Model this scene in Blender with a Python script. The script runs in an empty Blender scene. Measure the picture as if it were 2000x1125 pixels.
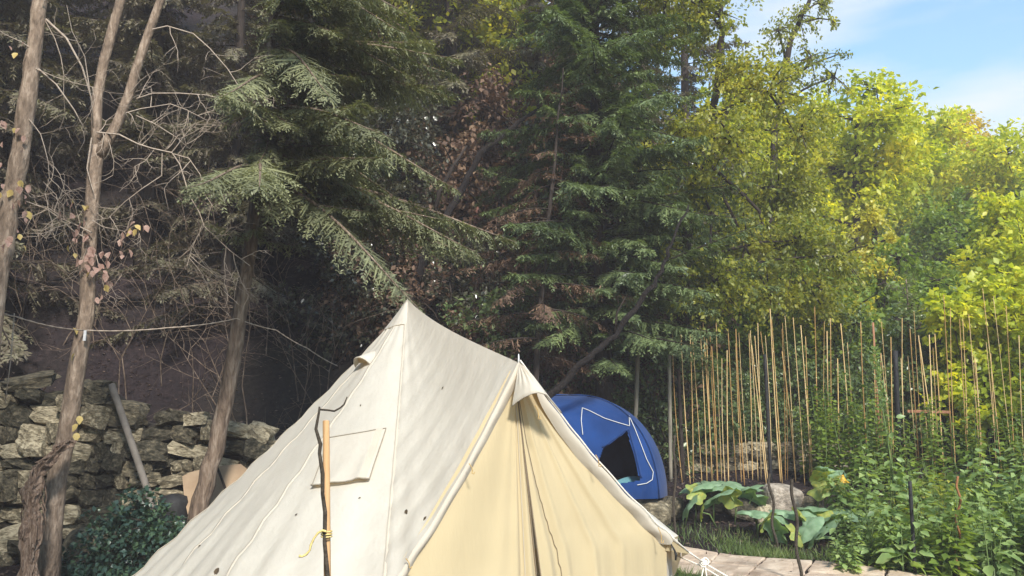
import bpy, math, random
import numpy as np
from mathutils import Vector, Matrix
from mathutils.bvhtree import BVHTree

SC = bpy.context.scene
COL = SC.collection

# ------------------------------------------------------------------ camera, sky, sun, exposure
F = 1700.0
CAMZ = 1.6
PITCH = math.atan((830 - 562.5) / F)
cam = bpy.data.cameras.new('camera')
cam.lens = F / 2000 * 36
cam.sensor_width = 36
cam.clip_end = 600
cam.clip_start = 0.05
camo = bpy.data.objects.new('camera', cam)
COL.objects.link(camo)
camo.location = (0, 0, CAMZ)
camo.rotation_euler = (math.pi / 2 + PITCH, 0, 0)
SC.camera = camo

SUN = Vector((0.20, -0.72, 0.58)).normalized()
SUN_EL = math.asin(SUN.z)
SUN_AZ = math.atan2(SUN.x, SUN.y)

W = bpy.data.worlds.new('World')
SC.world = W
W.use_nodes = True
wt = W.node_tree
wt.nodes.clear()
w_out = wt.nodes.new('ShaderNodeOutputWorld')
w_bg = wt.nodes.new('ShaderNodeBackground')
w_sky = wt.nodes.new('ShaderNodeTexSky')
w_sky.sky_type = 'NISHITA'
w_sky.sun_disc = False
w_sky.sun_elevation = SUN_EL
w_sky.sun_rotation = SUN_AZ
w_sky.air_density = 1.0
w_sky.dust_density = 0.2
w_sky.ozone_density = 1.0
w_co = wt.nodes.new('ShaderNodeTexCoord')
w_map = wt.nodes.new('ShaderNodeMapping')
w_map.inputs['Scale'].default_value = (1.3, 1.3, 6.5)
w_map.inputs['Location'].default_value = (0.35, 0.2, 0.35)
w_n = wt.nodes.new('ShaderNodeTexNoise')
w_n.inputs['Scale'].default_value = 2.0
w_n.inputs['Detail'].default_value = 6
w_n.inputs['Roughness'].default_value = 0.5
w_r = wt.nodes.new('ShaderNodeValToRGB')
w_r.color_ramp.elements[0].position = 0.48
w_r.color_ramp.elements[1].position = 0.68
w_r.color_ramp.elements[0].color = (0, 0, 0, 1)
w_r.color_ramp.elements[1].color = (0.8, 0.8, 0.8, 1)
w_mix = wt.nodes.new('ShaderNodeMixRGB')
w_mix.inputs[2].default_value = (3.6, 3.7, 3.8, 1)
wt.links.new(w_co.outputs['Generated'], w_map.inputs['Vector'])
wt.links.new(w_map.outputs[0], w_n.inputs['Vector'])
wt.links.new(w_n.outputs['Fac'], w_r.inputs[0])
wt.links.new(w_r.outputs[0], w_mix.inputs[0])
w_hs = wt.nodes.new('ShaderNodeHueSaturation')
w_hs.inputs['Saturation'].default_value = 1.25
w_hs.inputs['Hue'].default_value = 0.482
wt.links.new(w_sky.outputs[0], w_hs.inputs['Color'])
wt.links.new(w_hs.outputs[0], w_mix.inputs[1])
wt.links.new(w_mix.outputs[0], w_bg.inputs[0])
w_bg.inputs[1].default_value = 0.15
wt.links.new(w_bg.outputs[0], w_out.inputs[0])

sl = bpy.data.lights.new('sun', 'SUN')
sl.energy = 4.6
sl.angle = math.radians(8)
sl.color = (1.0, 0.95, 0.86)
slo = bpy.data.objects.new('sun', sl)
COL.objects.link(slo)
slo.rotation_mode = 'QUATERNION'
slo.rotation_quaternion = SUN.to_track_quat('Z', 'Y')
slo.location = (-20, 10, 25)

vs = SC.view_settings
vs.view_transform = 'Standard'
vs.look = 'None'
vs.exposure = 0.95
vs.gamma = 1.0
SC.render.engine = 'CYCLES'
cy = SC.cycles
cy.use_denoising = True
cy.max_bounces = 6
cy.diffuse_bounces = 4
cy.glossy_bounces = 2
cy.transmission_bounces = 4
cy.transparent_max_bounces = 4
cy.sample_clamp_indirect = 4.0

# ------------------------------------------------------------------ helpers
CT, ST = math.cos(PITCH), math.sin(PITCH)


def ray(px, py):
    x = (px - 1000) / F
    v = (562.5 - py) / F
    return Vector((x, CT - v * ST, ST + v * CT))


def at(px, py, Y):
    d = ray(px, py)
    t = Y / d.y
    return Vector((d.x * t, Y, CAMZ + d.z * t))


def smooth(t):
    t = np.clip(t, 0, 1)
    return t * t * (3 - 2 * t)


GY = [-100, 8.8, 10.0, 11.2, 12.0, 12.5, 13.2, 15.0, 17.0, 60, 400]
GZ = [0.0, 0.0, 0.08, 0.16, 0.30, 0.62, 0.74, 0.95, 1.2, 2.0, 2.0]


def g(x, y):
    x = np.asarray(x, float)
    y = np.asarray(y, float)
    base = np.interp(y, GY, GZ)
    # steep wooded bank behind, close on the left and further off on the right
    y0 = np.interp(x, [-40, -9, -3.5, -0.5, 2.5, 6, 12, 40], [4, 10.2, 11.0, 13.2, 15.6, 18, 22, 30])
    sl_ = np.interp(x, [-40, -3, 3, 8, 20], [1.0, 1.0, 0.95, 0.45, 0.30])
    top = np.interp(x, [-40, 0, 3, 9, 20], [36, 36, 30, 12, 8])
    d = np.maximum(y - y0, 0)
    d = np.where(d < 1.5, d * d / 3.0, d - 0.75)
    h = d * sl_
    h = top * np.tanh(h / top)
    # left flank of the dell
    fl = np.maximum(-x - 8.0, 0)
    fl = 7 * np.tanh(fl * 0.5 / 7) * smooth((y + 4) / 8)
    z = base + np.maximum(h, fl)
    z = z + 0.02 * np.sin(x * 2.1 + y * 1.3) + 0.02 * np.sin(y * 3.3 - x * 1.7)
    return z


def gz(x, y):
    return float(g(x, y))


def ground_hit(px, py):
    d = ray(px, py)
    lo, hi = 2.0, 60.0
    prev = None
    for k in range(600):
        y = 3 + k * 0.1
        t = y / d.y
        if CAMZ + d.z * t < gz(d.x * t, y):
            return Vector((d.x * t, y, gz(d.x * t, y)))
    return at(px, py, 30)


def origin_of(o):
    """world position of the thing that a part (or a part of a part) belongs to"""
    while o is not None:
        if '_loc' in o:
            return Vector(o['_loc'])
        o = o.parent
    return Vector((0, 0, 0))


class MB:
    """collects shapes, builds ONE mesh object"""

    def __init__(s):
        s.v = []
        s.f = []
        s.n = 0

    def add(s, verts, faces):
        o = s.n
        s.v.extend([tuple(p) for p in verts])
        s.f.extend([tuple(i + o for i in f) for f in faces])
        s.n += len(verts)
        return s

    def tube(s, pts, rad, seg=8, cap=True):
        P = [Vector(p) for p in pts]
        n = len(P)
        if not hasattr(rad, '__len__'):
            rad = [rad] * n
        T = []
        for i in range(n):
            a = P[max(i - 1, 0)]
            b = P[min(i + 1, n - 1)]
            t = (b - a)
            T.append(t.normalized() if t.length > 1e-9 else Vector((0, 0, 1)))
        u = T[0].orthogonal().normalized()
        verts = []
        for i in range(n):
            u = (u - T[i] * u.dot(T[i]))
            u = u.normalized() if u.length > 1e-6 else T[i].orthogonal().normalized()
            w = T[i].cross(u)
            for k in range(seg):
                a = 2 * math.pi * k / seg
                verts.append(P[i] + (u * math.cos(a) + w * math.sin(a)) * rad[i])
        faces = []
        for i in range(n - 1):
            for k in range(seg):
                k2 = (k + 1) % seg
                faces.append((i * seg + k, i * seg + k2, (i + 1) * seg + k2, (i + 1) * seg + k))
        if cap:
            faces.append(tuple(reversed(range(seg))))
            faces.append(tuple(range((n - 1) * seg, n * seg)))
        return s.add(verts, faces)

    def grid(s, rows, close=False):
        """rows: list of equal-length lists of points"""
        m = len(rows[0])
        verts = [p for r in rows for p in r]
        faces = []
        for i in range(len(rows) - 1):
            for j in range(m - 1 if not close else m):
                j2 = (j + 1) % m
                faces.append((i * m + j, i * m + j2, (i + 1) * m + j2, (i + 1) * m + j))
        return s.add(verts, faces)

    def slab(s, outline, n, th):
        """flat outline (3D points) extruded by th along n"""
        n = Vector(n).normalized() * th
        k = len(outline)
        a = [Vector(p) for p in outline]
        b = [p + n for p in a]
        faces = [tuple(range(k)), tuple(reversed(range(k, 2 * k)))]
        for i in range(k):
            j = (i + 1) % k
            faces.append((i, i + k, j + k, j))
        return s.add(a + b, faces)

    def build(s, name, mat, parent=None, smoothed=True, off=None):
        me = bpy.data.meshes.new(name)
        o_ = origin_of(parent)
        if off is not None:
            o_ = Vector(off)
        me.from_pydata([(p[0] - o_.x, p[1] - o_.y, p[2] - o_.z) for p in s.v], [], s.f)
        me.update()
        return finish(name, me, mat, parent, smoothed)


def finish(name, me, mat, parent=None, smoothed=True):
    if mat is not None:
        me.materials.append(mat)
    if smoothed:
        me.polygons.foreach_set('use_smooth', [True] * len(me.polygons))
    ob = bpy.data.objects.new(name, me)
    COL.objects.link(ob)
    if parent is not None:
        ob.parent = parent
    return ob


def np_mesh(name, V, T, mat, parent=None, smoothed=False, off=None):
    """big triangle mesh from arrays"""
    V = np.asarray(V, np.float32).reshape(-1, 3).copy()
    T = np.asarray(T, np.int32).reshape(-1, 3)
    if off is None and parent is not None:
        off = origin_of(parent)
    if off is not None:
        V -= np.array([off[0], off[1], off[2]], np.float32)
    me = bpy.data.meshes.new(name)
    me.vertices.add(len(V))
    me.vertices.foreach_set('co', V.ravel())
    me.loops.add(len(T) * 3)
    me.loops.foreach_set('vertex_index', T.ravel())
    me.polygons.add(len(T))
    me.polygons.foreach_set('loop_start', np.arange(0, len(T) * 3, 3, dtype=np.int32))
    me.polygons.foreach_set('loop_total', np.full(len(T), 3, np.int32))
    me.update(calc_edges=True)
    me.validate()
    return finish(name, me, mat, parent, smoothed)


LOCS = []


def thing(name, label, cat, loc, group=None):
    o = bpy.data.objects.new(name, None)
    o.empty_display_size = 0.1
    COL.objects.link(o)
    o.location = loc
    o['_loc'] = tuple(float(c) for c in loc)
    LOCS.append(o)
    o['label'] = label
    o['category'] = cat
    if group:
        o['group'] = group
    return o


def tag(o, label, cat, group=None):
    o['label'] = label
    o['category'] = cat
    if group:
        o['group'] = group
    return o


def mesh_thing(mb, name, mat, label, cat, base, group=None, smoothed=True):
    o = mb.build(name, mat, None, smoothed, off=base)
    o.location = base
    return tag(o, label, cat, group)


def dup(root, loc, rotz=0.0, scale=1.0, label=None, group=None, mats=None, tilt=(0, 0)):
    r = root.copy()
    COL.objects.link(r)
    r.location = loc
    r.rotation_euler = (tilt[0], tilt[1], rotz)
    r.scale = (scale, scale, scale) if not hasattr(scale, '__len__') else scale
    if label:
        r['label'] = label
    if group:
        r['group'] = group
    for ch in list(root.children):
        c = ch.copy()
        COL.objects.link(c)
        c.parent = r
        if mats and ch.name.split('.')[0] in mats:
            c.material_slots[0].link = 'OBJECT'
            c.material_slots[0].material = mats[ch.name.split('.')[0]]
        for gch in ch.children:
            d = gch.copy()
            COL.objects.link(d)
            d.parent = c
    return r


# ------------------------------------------------------------------ materials
def new_mat(name):
    m = bpy.data.materials.new(name)
    m.use_nodes = True
    nt = m.node_tree
    nt.nodes.clear()
    out = nt.nodes.new('ShaderNodeOutputMaterial')
    return m, nt, out


def ramp(nt, stops):
    r = nt.nodes.new('ShaderNodeValToRGB')
    e = r.color_ramp.elements
    while len(e) < len(stops):
        e.new(0.5)
    for k, (p, c) in enumerate(stops):
        e[k].position = p
        e[k].color = (c[0], c[1], c[2], 1)
    return r


def leaf_mat(name, cols, trans=0.45, rough=0.45, tcol=None, scale=0.9, spec=0.5):
    m, nt, out = new_mat(name)
    geo = nt.nodes.new('ShaderNodeNewGeometry')
    tc = nt.nodes.new('ShaderNodeTexCoord')
    nz = nt.nodes.new('ShaderNodeTexNoise')
    nz.inputs['Scale'].default_value = scale
    nz.inputs['Detail'].default_value = 2
    nt.links.new(tc.outputs['Object'], nz.inputs['Vector'])
    mx = nt.nodes.new('ShaderNodeMath')
    mx.operation = 'MULTIPLY_ADD'
    mx.inputs[1].default_value = 0.55
    nt.links.new(geo.outputs['Random Per Island'], mx.inputs[0])
    m2 = nt.nodes.new('ShaderNodeMath')
    m2.operation = 'MULTIPLY_ADD'
    m2.inputs[1].default_value = 1.3
    m2.inputs[2].default_value = -0.42
    nt.links.new(nz.outputs['Fac'], m2.inputs[0])
    nt.links.new(m2.outputs[0], mx.inputs[2])
    k = len(cols)
    rp = ramp(nt, [(0.1 + 0.8 * i / (k - 1), c) for i, c in enumerate(cols)])
    nt.links.new(mx.outputs[0], rp.inputs[0])
    bs = nt.nodes.new('ShaderNodeBsdfPrincipled')
    bs.inputs['Roughness'].default_value = rough
    bs.inputs['Specular IOR Level'].default_value = spec
    nt.links.new(rp.outputs[0], bs.inputs['Base Color'])
    if trans > 0:
        tr = nt.nodes.new('ShaderNodeBsdfTranslucent')
        gm = nt.nodes.new('ShaderNodeMixRGB')
        gm.blend_type = 'MULTIPLY'
        gm.inputs[0].default_value = 1
        gm.inputs[2].default_value = (*(tcol or (1.9, 1.75, 0.6)), 1)
        nt.links.new(rp.outputs[0], gm.inputs[1])
        nt.links.new(gm.outputs[0], tr.inputs['Color'])
        ms = nt.nodes.new('ShaderNodeMixShader')
        ms.inputs[0].default_value = trans
        nt.links.new(bs.outputs[0], ms.inputs[1])
        nt.links.new(tr.outputs[0], ms.inputs[2])
        nt.links.new(ms.outputs[0], out.inputs[0])
    else:
        nt.links.new(bs.outputs[0], out.inputs[0])
    return m


def noise_mat(name, cols, scale=8, rough=0.85, bump=0.4, stretch=(1, 1, 1), detail=8, spec=0.2, dist=0.0, bscale=None, perobj=0.0):
    m, nt, out = new_mat(name)
    tc = nt.nodes.new('ShaderNodeTexCoord')
    mp = nt.nodes.new('ShaderNodeMapping')
    mp.inputs['Scale'].default_value = stretch
    nt.links.new(tc.outputs['Object'], mp.inputs['Vector'])
    nz = nt.nodes.new('ShaderNodeTexNoise')
    nz.inputs['Scale'].default_value = scale
    nz.inputs['Detail'].default_value = detail
    nz.inputs['Roughness'].default_value = 0.65
    nz.inputs['Distortion'].default_value = dist
    nt.links.new(mp.outputs[0], nz.inputs['Vector'])
    fac = nz.outputs['Fac']
    if perobj:
        oi = nt.nodes.new('ShaderNodeObjectInfo')
        ad = nt.nodes.new('ShaderNodeMath')
        ad.operation = 'MULTIPLY_ADD'
        ad.inputs[1].default_value = perobj
        nt.links.new(oi.outputs['Random'], ad.inputs[0])
        sb = nt.nodes.new('ShaderNodeMath')
        sb.operation = 'SUBTRACT'
        sb.inputs[1].default_value = perobj * 0.5
        nt.links.new(fac, sb.inputs[0])
        nt.links.new(sb.outputs[0], ad.inputs[2])
        fac = ad.outputs[0]
    k = len(cols)
    rp = ramp(nt, [(0.3 + 0.4 * i / max(k - 1, 1), c) for i, c in enumerate(cols)])
    nt.links.new(fac, rp.inputs[0])
    bs = nt.nodes.new('ShaderNodeBsdfPrincipled')
    bs.inputs['Roughness'].default_value = rough
    bs.inputs['Specular IOR Level'].default_value = spec
    nt.links.new(rp.outputs[0], bs.inputs['Base Color'])
    if bump:
        n2 = nt.nodes.new('ShaderNodeTexNoise')
        n2.inputs['Scale'].default_value = bscale or scale * 2.5
        n2.inputs['Detail'].default_value = 8
        nt.links.new(mp.outputs[0], n2.inputs['Vector'])
        bp = nt.nodes.new('ShaderNodeBump')
        bp.inputs['Strength'].default_value = bump
        bp.inputs['Distance'].default_value = 0.03
        nt.links.new(n2.outputs['Fac'], bp.inputs['Height'])
        nt.links.new(bp.outputs[0], bs.inputs['Normal'])
    nt.links.new(bs.outputs[0], out.inputs[0])
    return m


def canvas_mat(name, col, tcol, trans, dirt=0.1):
    m, nt, out = new_mat(name)
    tc = nt.nodes.new('ShaderNodeTexCoord')
    nz = nt.nodes.new('ShaderNodeTexNoise')
    nz.inputs['Scale'].default_value = 1.7
    nz.inputs['Detail'].default_value = 5
    nt.links.new(tc.outputs['Object'], nz.inputs['Vector'])
    rp = ramp(nt, [(0.3, [c * (1 - dirt) for c in col]), (0.62, col)])
    nt.links.new(nz.outputs['Fac'], rp.inputs[0])
    bs = nt.nodes.new('ShaderNodeBsdfPrincipled')
    bs.inputs['Roughness'].default_value = 0.9
    bs.inputs['Specular IOR Level'].default_value = 0.15
    bs.inputs['Sheen Weight'].default_value = 0.1
    nt.links.new(rp.outputs[0], bs.inputs['Base Color'])
    # soft rumples plus the weave
    n2 = nt.nodes.new('ShaderNodeTexNoise')
    n2.inputs['Scale'].default_value = 6
    n2.inputs['Detail'].default_value = 3
    mp = nt.nodes.new('ShaderNodeMapping')
    mp.inputs['Scale'].default_value = (1.6, 1.6, 0.45)
    nt.links.new(tc.outputs['Object'], mp.inputs['Vector'])
    nt.links.new(mp.outputs[0], n2.inputs['Vector'])
    bp = nt.nodes.new('ShaderNodeBump')
    bp.inputs['Strength'].default_value = 0.22
    bp.inputs['Distance'].default_value = 0.05
    nt.links.new(n2.outputs['Fac'], bp.inputs['Height'])
    n3 = nt.nodes.new('ShaderNodeTexNoise')
    n3.inputs['Scale'].default_value = 260
    nt.links.new(tc.outputs['Object'], n3.inputs['Vector'])
    b2 = nt.nodes.new('ShaderNodeBump')
    b2.inputs['Strength'].default_value = 0.15
    b2.inputs['Distance'].default_value = 0.004
    nt.links.new(n3.outputs['Fac'], b2.inputs['Height'])
    nt.links.new(bp.outputs[0], b2.inputs['Normal'])
    nt.links.new(b2.outputs[0], bs.inputs['Normal'])
    tr = nt.nodes.new('ShaderNodeBsdfTranslucent')
    tr.inputs['Color'].default_value = (*tcol, 1)
    ms = nt.nodes.new('ShaderNodeMixShader')
    ms.inputs[0].default_value = trans
    nt.links.new(bs.outputs[0], ms.inputs[1])
    nt.links.new(tr.outputs[0], ms.inputs[2])
    nt.links.new(ms.outputs[0], out.inputs[0])
    return m


M = {}
M['canvas'] = canvas_mat('canvas', (0.58, 0.55, 0.485), (0.95, 0.72, 0.42), 0.25)
M['door_canvas'] = canvas_mat('door_canvas', (0.53, 0.44, 0.275), (0.85, 0.64, 0.36), 0.25)  # warmer than the roof: light through the cloth put into the colour
M['hem'] = canvas_mat('hem_canvas', (0.52, 0.47, 0.39), (0.9, 0.65, 0.4), 0.15)
M['hem_shade'] = noise_mat('hem_edge_shade', [(0.22, 0.19, 0.15), (0.32, 0.28, 0.22)], 60, 0.9, 0.2)  # dark hem lines; shade at the flap edges put into the colour
M['rope'] = noise_mat('rope', [(0.62, 0.57, 0.48), (0.75, 0.7, 0.62)], 60, 0.9, 0.3)
M['tan_cord'] = noise_mat('tan_cord', [(0.35, 0.22, 0.08), (0.5, 0.34, 0.14)], 60, 0.9, 0.3)
M['yellow_cord'] = noise_mat('yellow_cord', [(0.55, 0.42, 0.14), (0.68, 0.55, 0.25)], 60, 0.9, 0.3)
M['zip'] = noise_mat('zip', [(0.12, 0.09, 0.06), (0.2, 0.15, 0.1)], 90, 0.6, 0.2)
M['metal'] = noise_mat('metal', [(0.45, 0.45, 0.45), (0.6, 0.6, 0.6)], 30, 0.35, 0.1, spec=0.6)
M['black'] = noise_mat('black_rubber', [(0.012, 0.012, 0.014), (0.03, 0.03, 0.03)], 30, 0.6, 0.2)
M['pole_wood'] = noise_mat('pole_wood', [(0.24, 0.13, 0.06), (0.42, 0.25, 0.12), (0.5, 0.31, 0.16)], 5, 0.7, 0.2, (6, 6, 0.5))
M['twig_dark'] = noise_mat('twig_dark', [(0.03, 0.024, 0.018), (0.075, 0.06, 0.045)], 25, 0.9, 0.5)
M['bark'] = noise_mat('bark', [(0.05, 0.036, 0.028), (0.16, 0.115, 0.085), (0.30, 0.24, 0.19)], 7, 0.9, 0.9, (3, 3, 0.6), dist=0.6)
M['bark_pale'] = noise_mat('bark_pale', [(0.09, 0.066, 0.05), (0.21, 0.155, 0.115), (0.38, 0.30, 0.235)], 9, 0.85, 0.6, (2.5, 2.5, 0.8), dist=0.4)
M['bark_red'] = noise_mat('bark_red', [(0.05, 0.024, 0.02), (0.13, 0.06, 0.048), (0.2, 0.105, 0.085)], 7, 0.9, 0.8, (3, 3, 0.5))
M['bark_dark'] = noise_mat('bark_dark', [(0.018, 0.014, 0.012), (0.055, 0.042, 0.035)], 9, 0.9, 0.8, (3, 3, 0.5))
M['bark_black'] = noise_mat('bark_black', [(0.010, 0.008, 0.008), (0.03, 0.024, 0.022)], 14, 0.95, 1.0, (3, 3, 0.6))
M['bark_shag'] = noise_mat('bark_shag', [(0.05, 0.034, 0.026), (0.22, 0.15, 0.11), (0.42, 0.33, 0.26)], 12, 0.95, 1.0, (5, 5, 0.5), dist=1.0)
M['twig_pale'] = noise_mat('twig_pale', [(0.24, 0.19, 0.15), (0.42, 0.35, 0.29)], 20, 0.8, 0.2)
M['stone'] = noise_mat('stone', [(0.03, 0.028, 0.02), (0.09, 0.078, 0.055), (0.18, 0.15, 0.10), (0.40, 0.345, 0.245)], 6, 0.9, 0.8, perobj=0.4)
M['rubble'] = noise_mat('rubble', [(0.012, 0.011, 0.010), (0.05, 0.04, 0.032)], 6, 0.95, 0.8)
M['rock'] = noise_mat('rock', [(0.13, 0.11, 0.09), (0.33, 0.28, 0.23), (0.5, 0.44, 0.37)], 5, 0.9, 0.8, perobj=0.25)
M['flag'] = noise_mat('flagstone', [(0.24, 0.175, 0.13), (0.40, 0.31, 0.235), (0.5, 0.41, 0.32)], 4, 0.9, 0.5, perobj=0.15)
M['board'] = noise_mat('board', [(0.24, 0.16, 0.10), (0.36, 0.26, 0.17)], 3, 0.7, 0.1)
M['pipe'] = noise_mat('grey_pipe', [(0.10, 0.088, 0.075), (0.19, 0.165, 0.145)], 8, 0.7, 0.3)
M['cane'] = noise_mat('cane', [(0.30, 0.17, 0.06), (0.48, 0.31, 0.13), (0.58, 0.42, 0.22)], 3, 0.55, 0.2, (8, 8, 1.2), perobj=0.5)
M['cane_grey'] = noise_mat('cane_grey', [(0.15, 0.13, 0.10), (0.28, 0.25, 0.2)], 3, 0.8, 0.3, (8, 8, 1.2))
M['rust'] = noise_mat('rust', [(0.13, 0.05, 0.02), (0.3, 0.14, 0.06)], 18, 0.8, 0.3)
M['rail_wood'] = noise_mat('rail_wood', [(0.2, 0.09, 0.05), (0.34, 0.17, 0.1)], 5, 0.8, 0.3, (0.6, 5, 5))
M['blue'] = canvas_mat('blue_nylon', (0.010, 0.042, 0.16), (0.015, 0.06, 0.26), 0.10, 0.45)  # nylon colour lowered in place of tree shade on the tent
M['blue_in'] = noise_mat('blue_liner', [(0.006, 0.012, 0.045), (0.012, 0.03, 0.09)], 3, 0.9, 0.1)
M['piping'] = noise_mat('white_piping', [(0.42, 0.43, 0.45), (0.55, 0.55, 0.55)], 30, 0.7, 0.0)
M['pillow'] = noise_mat('teal_bedding', [(0.04, 0.13, 0.16), (0.1, 0.22, 0.25)], 6, 0.9, 0.2)
M['pvc'] = noise_mat('groundsheet', [(0.16, 0.1, 0.06), (0.25, 0.16, 0.1)], 6, 0.8, 0.1)

# foliage, leaf colours
M['lf_spruce'] = leaf_mat('spruce_needles', [(0.09, 0.095, 0.052), (0.165, 0.175, 0.092), (0.26, 0.27, 0.14)], 0.25, 0.55, (1.5, 1.5, 0.7))
M['lf_fir'] = leaf_mat('fir_needles', [(0.06, 0.08, 0.04), (0.115, 0.155, 0.068), (0.20, 0.25, 0.10)], 0.25, 0.5, (1.5, 1.6, 0.6))
M['lf_fir_dark'] = leaf_mat('dark_fir_needles', [(0.085, 0.066, 0.05), (0.145, 0.125, 0.085), (0.19, 0.18, 0.105)], 0.2, 0.55, (1.4, 1.4, 0.7))
M['lf_brown'] = leaf_mat('dead_needles', [(0.065, 0.04, 0.03), (0.15, 0.09, 0.06), (0.23, 0.15, 0.09)], 0.3, 0.7, (1.4, 1.2, 0.9))
M['lf_olive'] = leaf_mat('olive_leaves', [(0.10, 0.125, 0.03), (0.22, 0.245, 0.045), (0.44, 0.41, 0.065)], 0.5, 0.4)
M['lf_yellow'] = leaf_mat('yellow_green_leaves', [(0.19, 0.255, 0.026), (0.40, 0.455, 0.04), (0.64, 0.60, 0.07)], 0.5, 0.45)  # yellow raised to stand for sun glowing through the leaves
M['lf_amber'] = leaf_mat('amber_leaves', [(0.26, 0.23, 0.03), (0.45, 0.35, 0.045), (0.55, 0.40, 0.06)], 0.5, 0.45)
M['lf_pale'] = leaf_mat('pale_yellow_leaves', [(0.27, 0.28, 0.05), (0.46, 0.44, 0.075), (0.60, 0.55, 0.12)], 0.45, 0.45)
M['lf_green'] = leaf_mat('green_leaves', [(0.08, 0.135, 0.03), (0.17, 0.25, 0.05), (0.28, 0.35, 0.075)], 0.45, 0.4)
M['lf_dark'] = leaf_mat('dark_shrub_leaves', [(0.06, 0.095, 0.042), (0.12, 0.17, 0.07), (0.22, 0.27, 0.11)], 0.35, 0.32)
M['lf_ivy'] = leaf_mat('glossy_ivy_leaves', [(0.036, 0.042, 0.03), (0.075, 0.075, 0.052), (0.12, 0.125, 0.08)], 0.25, 0.25, (1.4, 1.3, 0.8), spec=0.7)
M['lf_garden'] = leaf_mat('garden_leaves', [(0.10, 0.165, 0.06), (0.22, 0.32, 0.12), (0.40, 0.48, 0.20)], 0.4, 0.4)
M['lf_blue'] = leaf_mat('bluish_shrub_leaves', [(0.022, 0.045, 0.04), (0.04, 0.08, 0.065), (0.09, 0.15, 0.07)], 0.3, 0.35)
M['lf_pumpkin'] = leaf_mat('pumpkin_leaves', [(0.13, 0.23, 0.12), (0.22, 0.34, 0.2), (0.30, 0.42, 0.27)], 0.3, 0.5, (1.3, 1.4, 0.4), scale=5)
M['lf_pumpkin_y'] = leaf_mat('yellowing_pumpkin_leaves', [(0.20, 0.29, 0.10), (0.32, 0.38, 0.10), (0.46, 0.40, 0.08)], 0.4, 0.5, (1.4, 1.3, 0.4), scale=5)
M['lf_pink'] = leaf_mat('faded_pink_leaves', [(0.30, 0.15, 0.12), (0.46, 0.29, 0.24), (0.55, 0.42, 0.34)], 0.4, 0.6, (1.3, 1.0, 0.9), scale=6)
M['lf_tan'] = leaf_mat('yellowed_leaves', [(0.45, 0.32, 0.08), (0.6, 0.45, 0.15), (0.6, 0.5, 0.25)], 0.4, 0.6, (1.3, 1.1, 0.8), scale=6)
M['lf_fallen'] = leaf_mat('fallen_leaves', [(0.03, 0.02, 0.012), (0.06, 0.04, 0.02), (0.09, 0.06, 0.03)], 0.1, 0.8)
M['grass'] = leaf_mat('grass', [(0.06, 0.10, 0.03), (0.11, 0.17, 0.045), (0.20, 0.24, 0.08)], 0.4, 0.5)
M['litter'] = leaf_mat('leaf_litter', [(0.05, 0.035, 0.03), (0.11, 0.07, 0.05), (0.2, 0.14, 0.10)], 0.15, 0.7, (1.2, 1, 0.8))
M['flower'] = leaf_mat('pumpkin_flower', [(0.7, 0.35, 0.02), (0.8, 0.45, 0.03), (0.85, 0.5, 0.05)], 0.4, 0.5, (1.1, 1.0, 0.5))
M['stem'] = noise_mat('green_stem', [(0.07, 0.12, 0.035), (0.15, 0.2, 0.07)], 15, 0.6, 0.1)


def ground_mat():
    m, nt, out = new_mat('ground')
    tc = nt.nodes.new('ShaderNodeTexCoord')
    n1 = nt.nodes.new('ShaderNodeTexNoise')
    n1.inputs['Scale'].default_value = 0.45
    n1.inputs['Detail'].default_value = 6
    n2 = nt.nodes.new('ShaderNodeTexNoise')
    n2.inputs['Scale'].default_value = 13
    n2.inputs['Detail'].default_value = 10
    n2.inputs['Roughness'].default_value = 0.75
    for n in (n1, n2):
        nt.links.new(tc.outputs['Object'], n.inputs['Vector'])
    r1 = ramp(nt, [(0.38, (0.02, 0.016, 0.018)), (0.55, (0.04, 0.03, 0.032)), (0.72, (0.085, 0.062, 0.056))])
    r2 = ramp(nt, [(0.45, (0.55, 0.5, 0.5)), (0.7, (0.35, 0.6, 0.22))])
    nt.links.new(n2.outputs['Fac'], r1.inputs[0])
    nt.links.new(n1.outputs['Fac'], r2.inputs[0])
    mx = nt.nodes.new('ShaderNodeMixRGB')
    mx.blend_type = 'MULTIPLY'
    mx.inputs[0].default_value = 0.5
    nt.links.new(r1.outputs[0], mx.inputs[1])
    nt.links.new(r2.outputs[0], mx.inputs[2])
    bs = nt.nodes.new('ShaderNodeBsdfPrincipled')
    bs.inputs['Roughness'].default_value = 0.95
    bs.inputs['Specular IOR Level'].default_value = 0.1
    nt.links.new(mx.outputs[0], bs.inputs['Base Color'])
    bp = nt.nodes.new('ShaderNodeBump')
    bp.inputs['Strength'].default_value = 0.9
    bp.inputs['Distance'].default_value = 0.06
    nt.links.new(n2.outputs['Fac'], bp.inputs['Height'])
    nt.links.new(bp.outputs[0], bs.inputs['Normal'])
    nt.links.new(bs.outputs[0], out.inputs[0])
    return m


M['ground'] = ground_mat()

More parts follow.
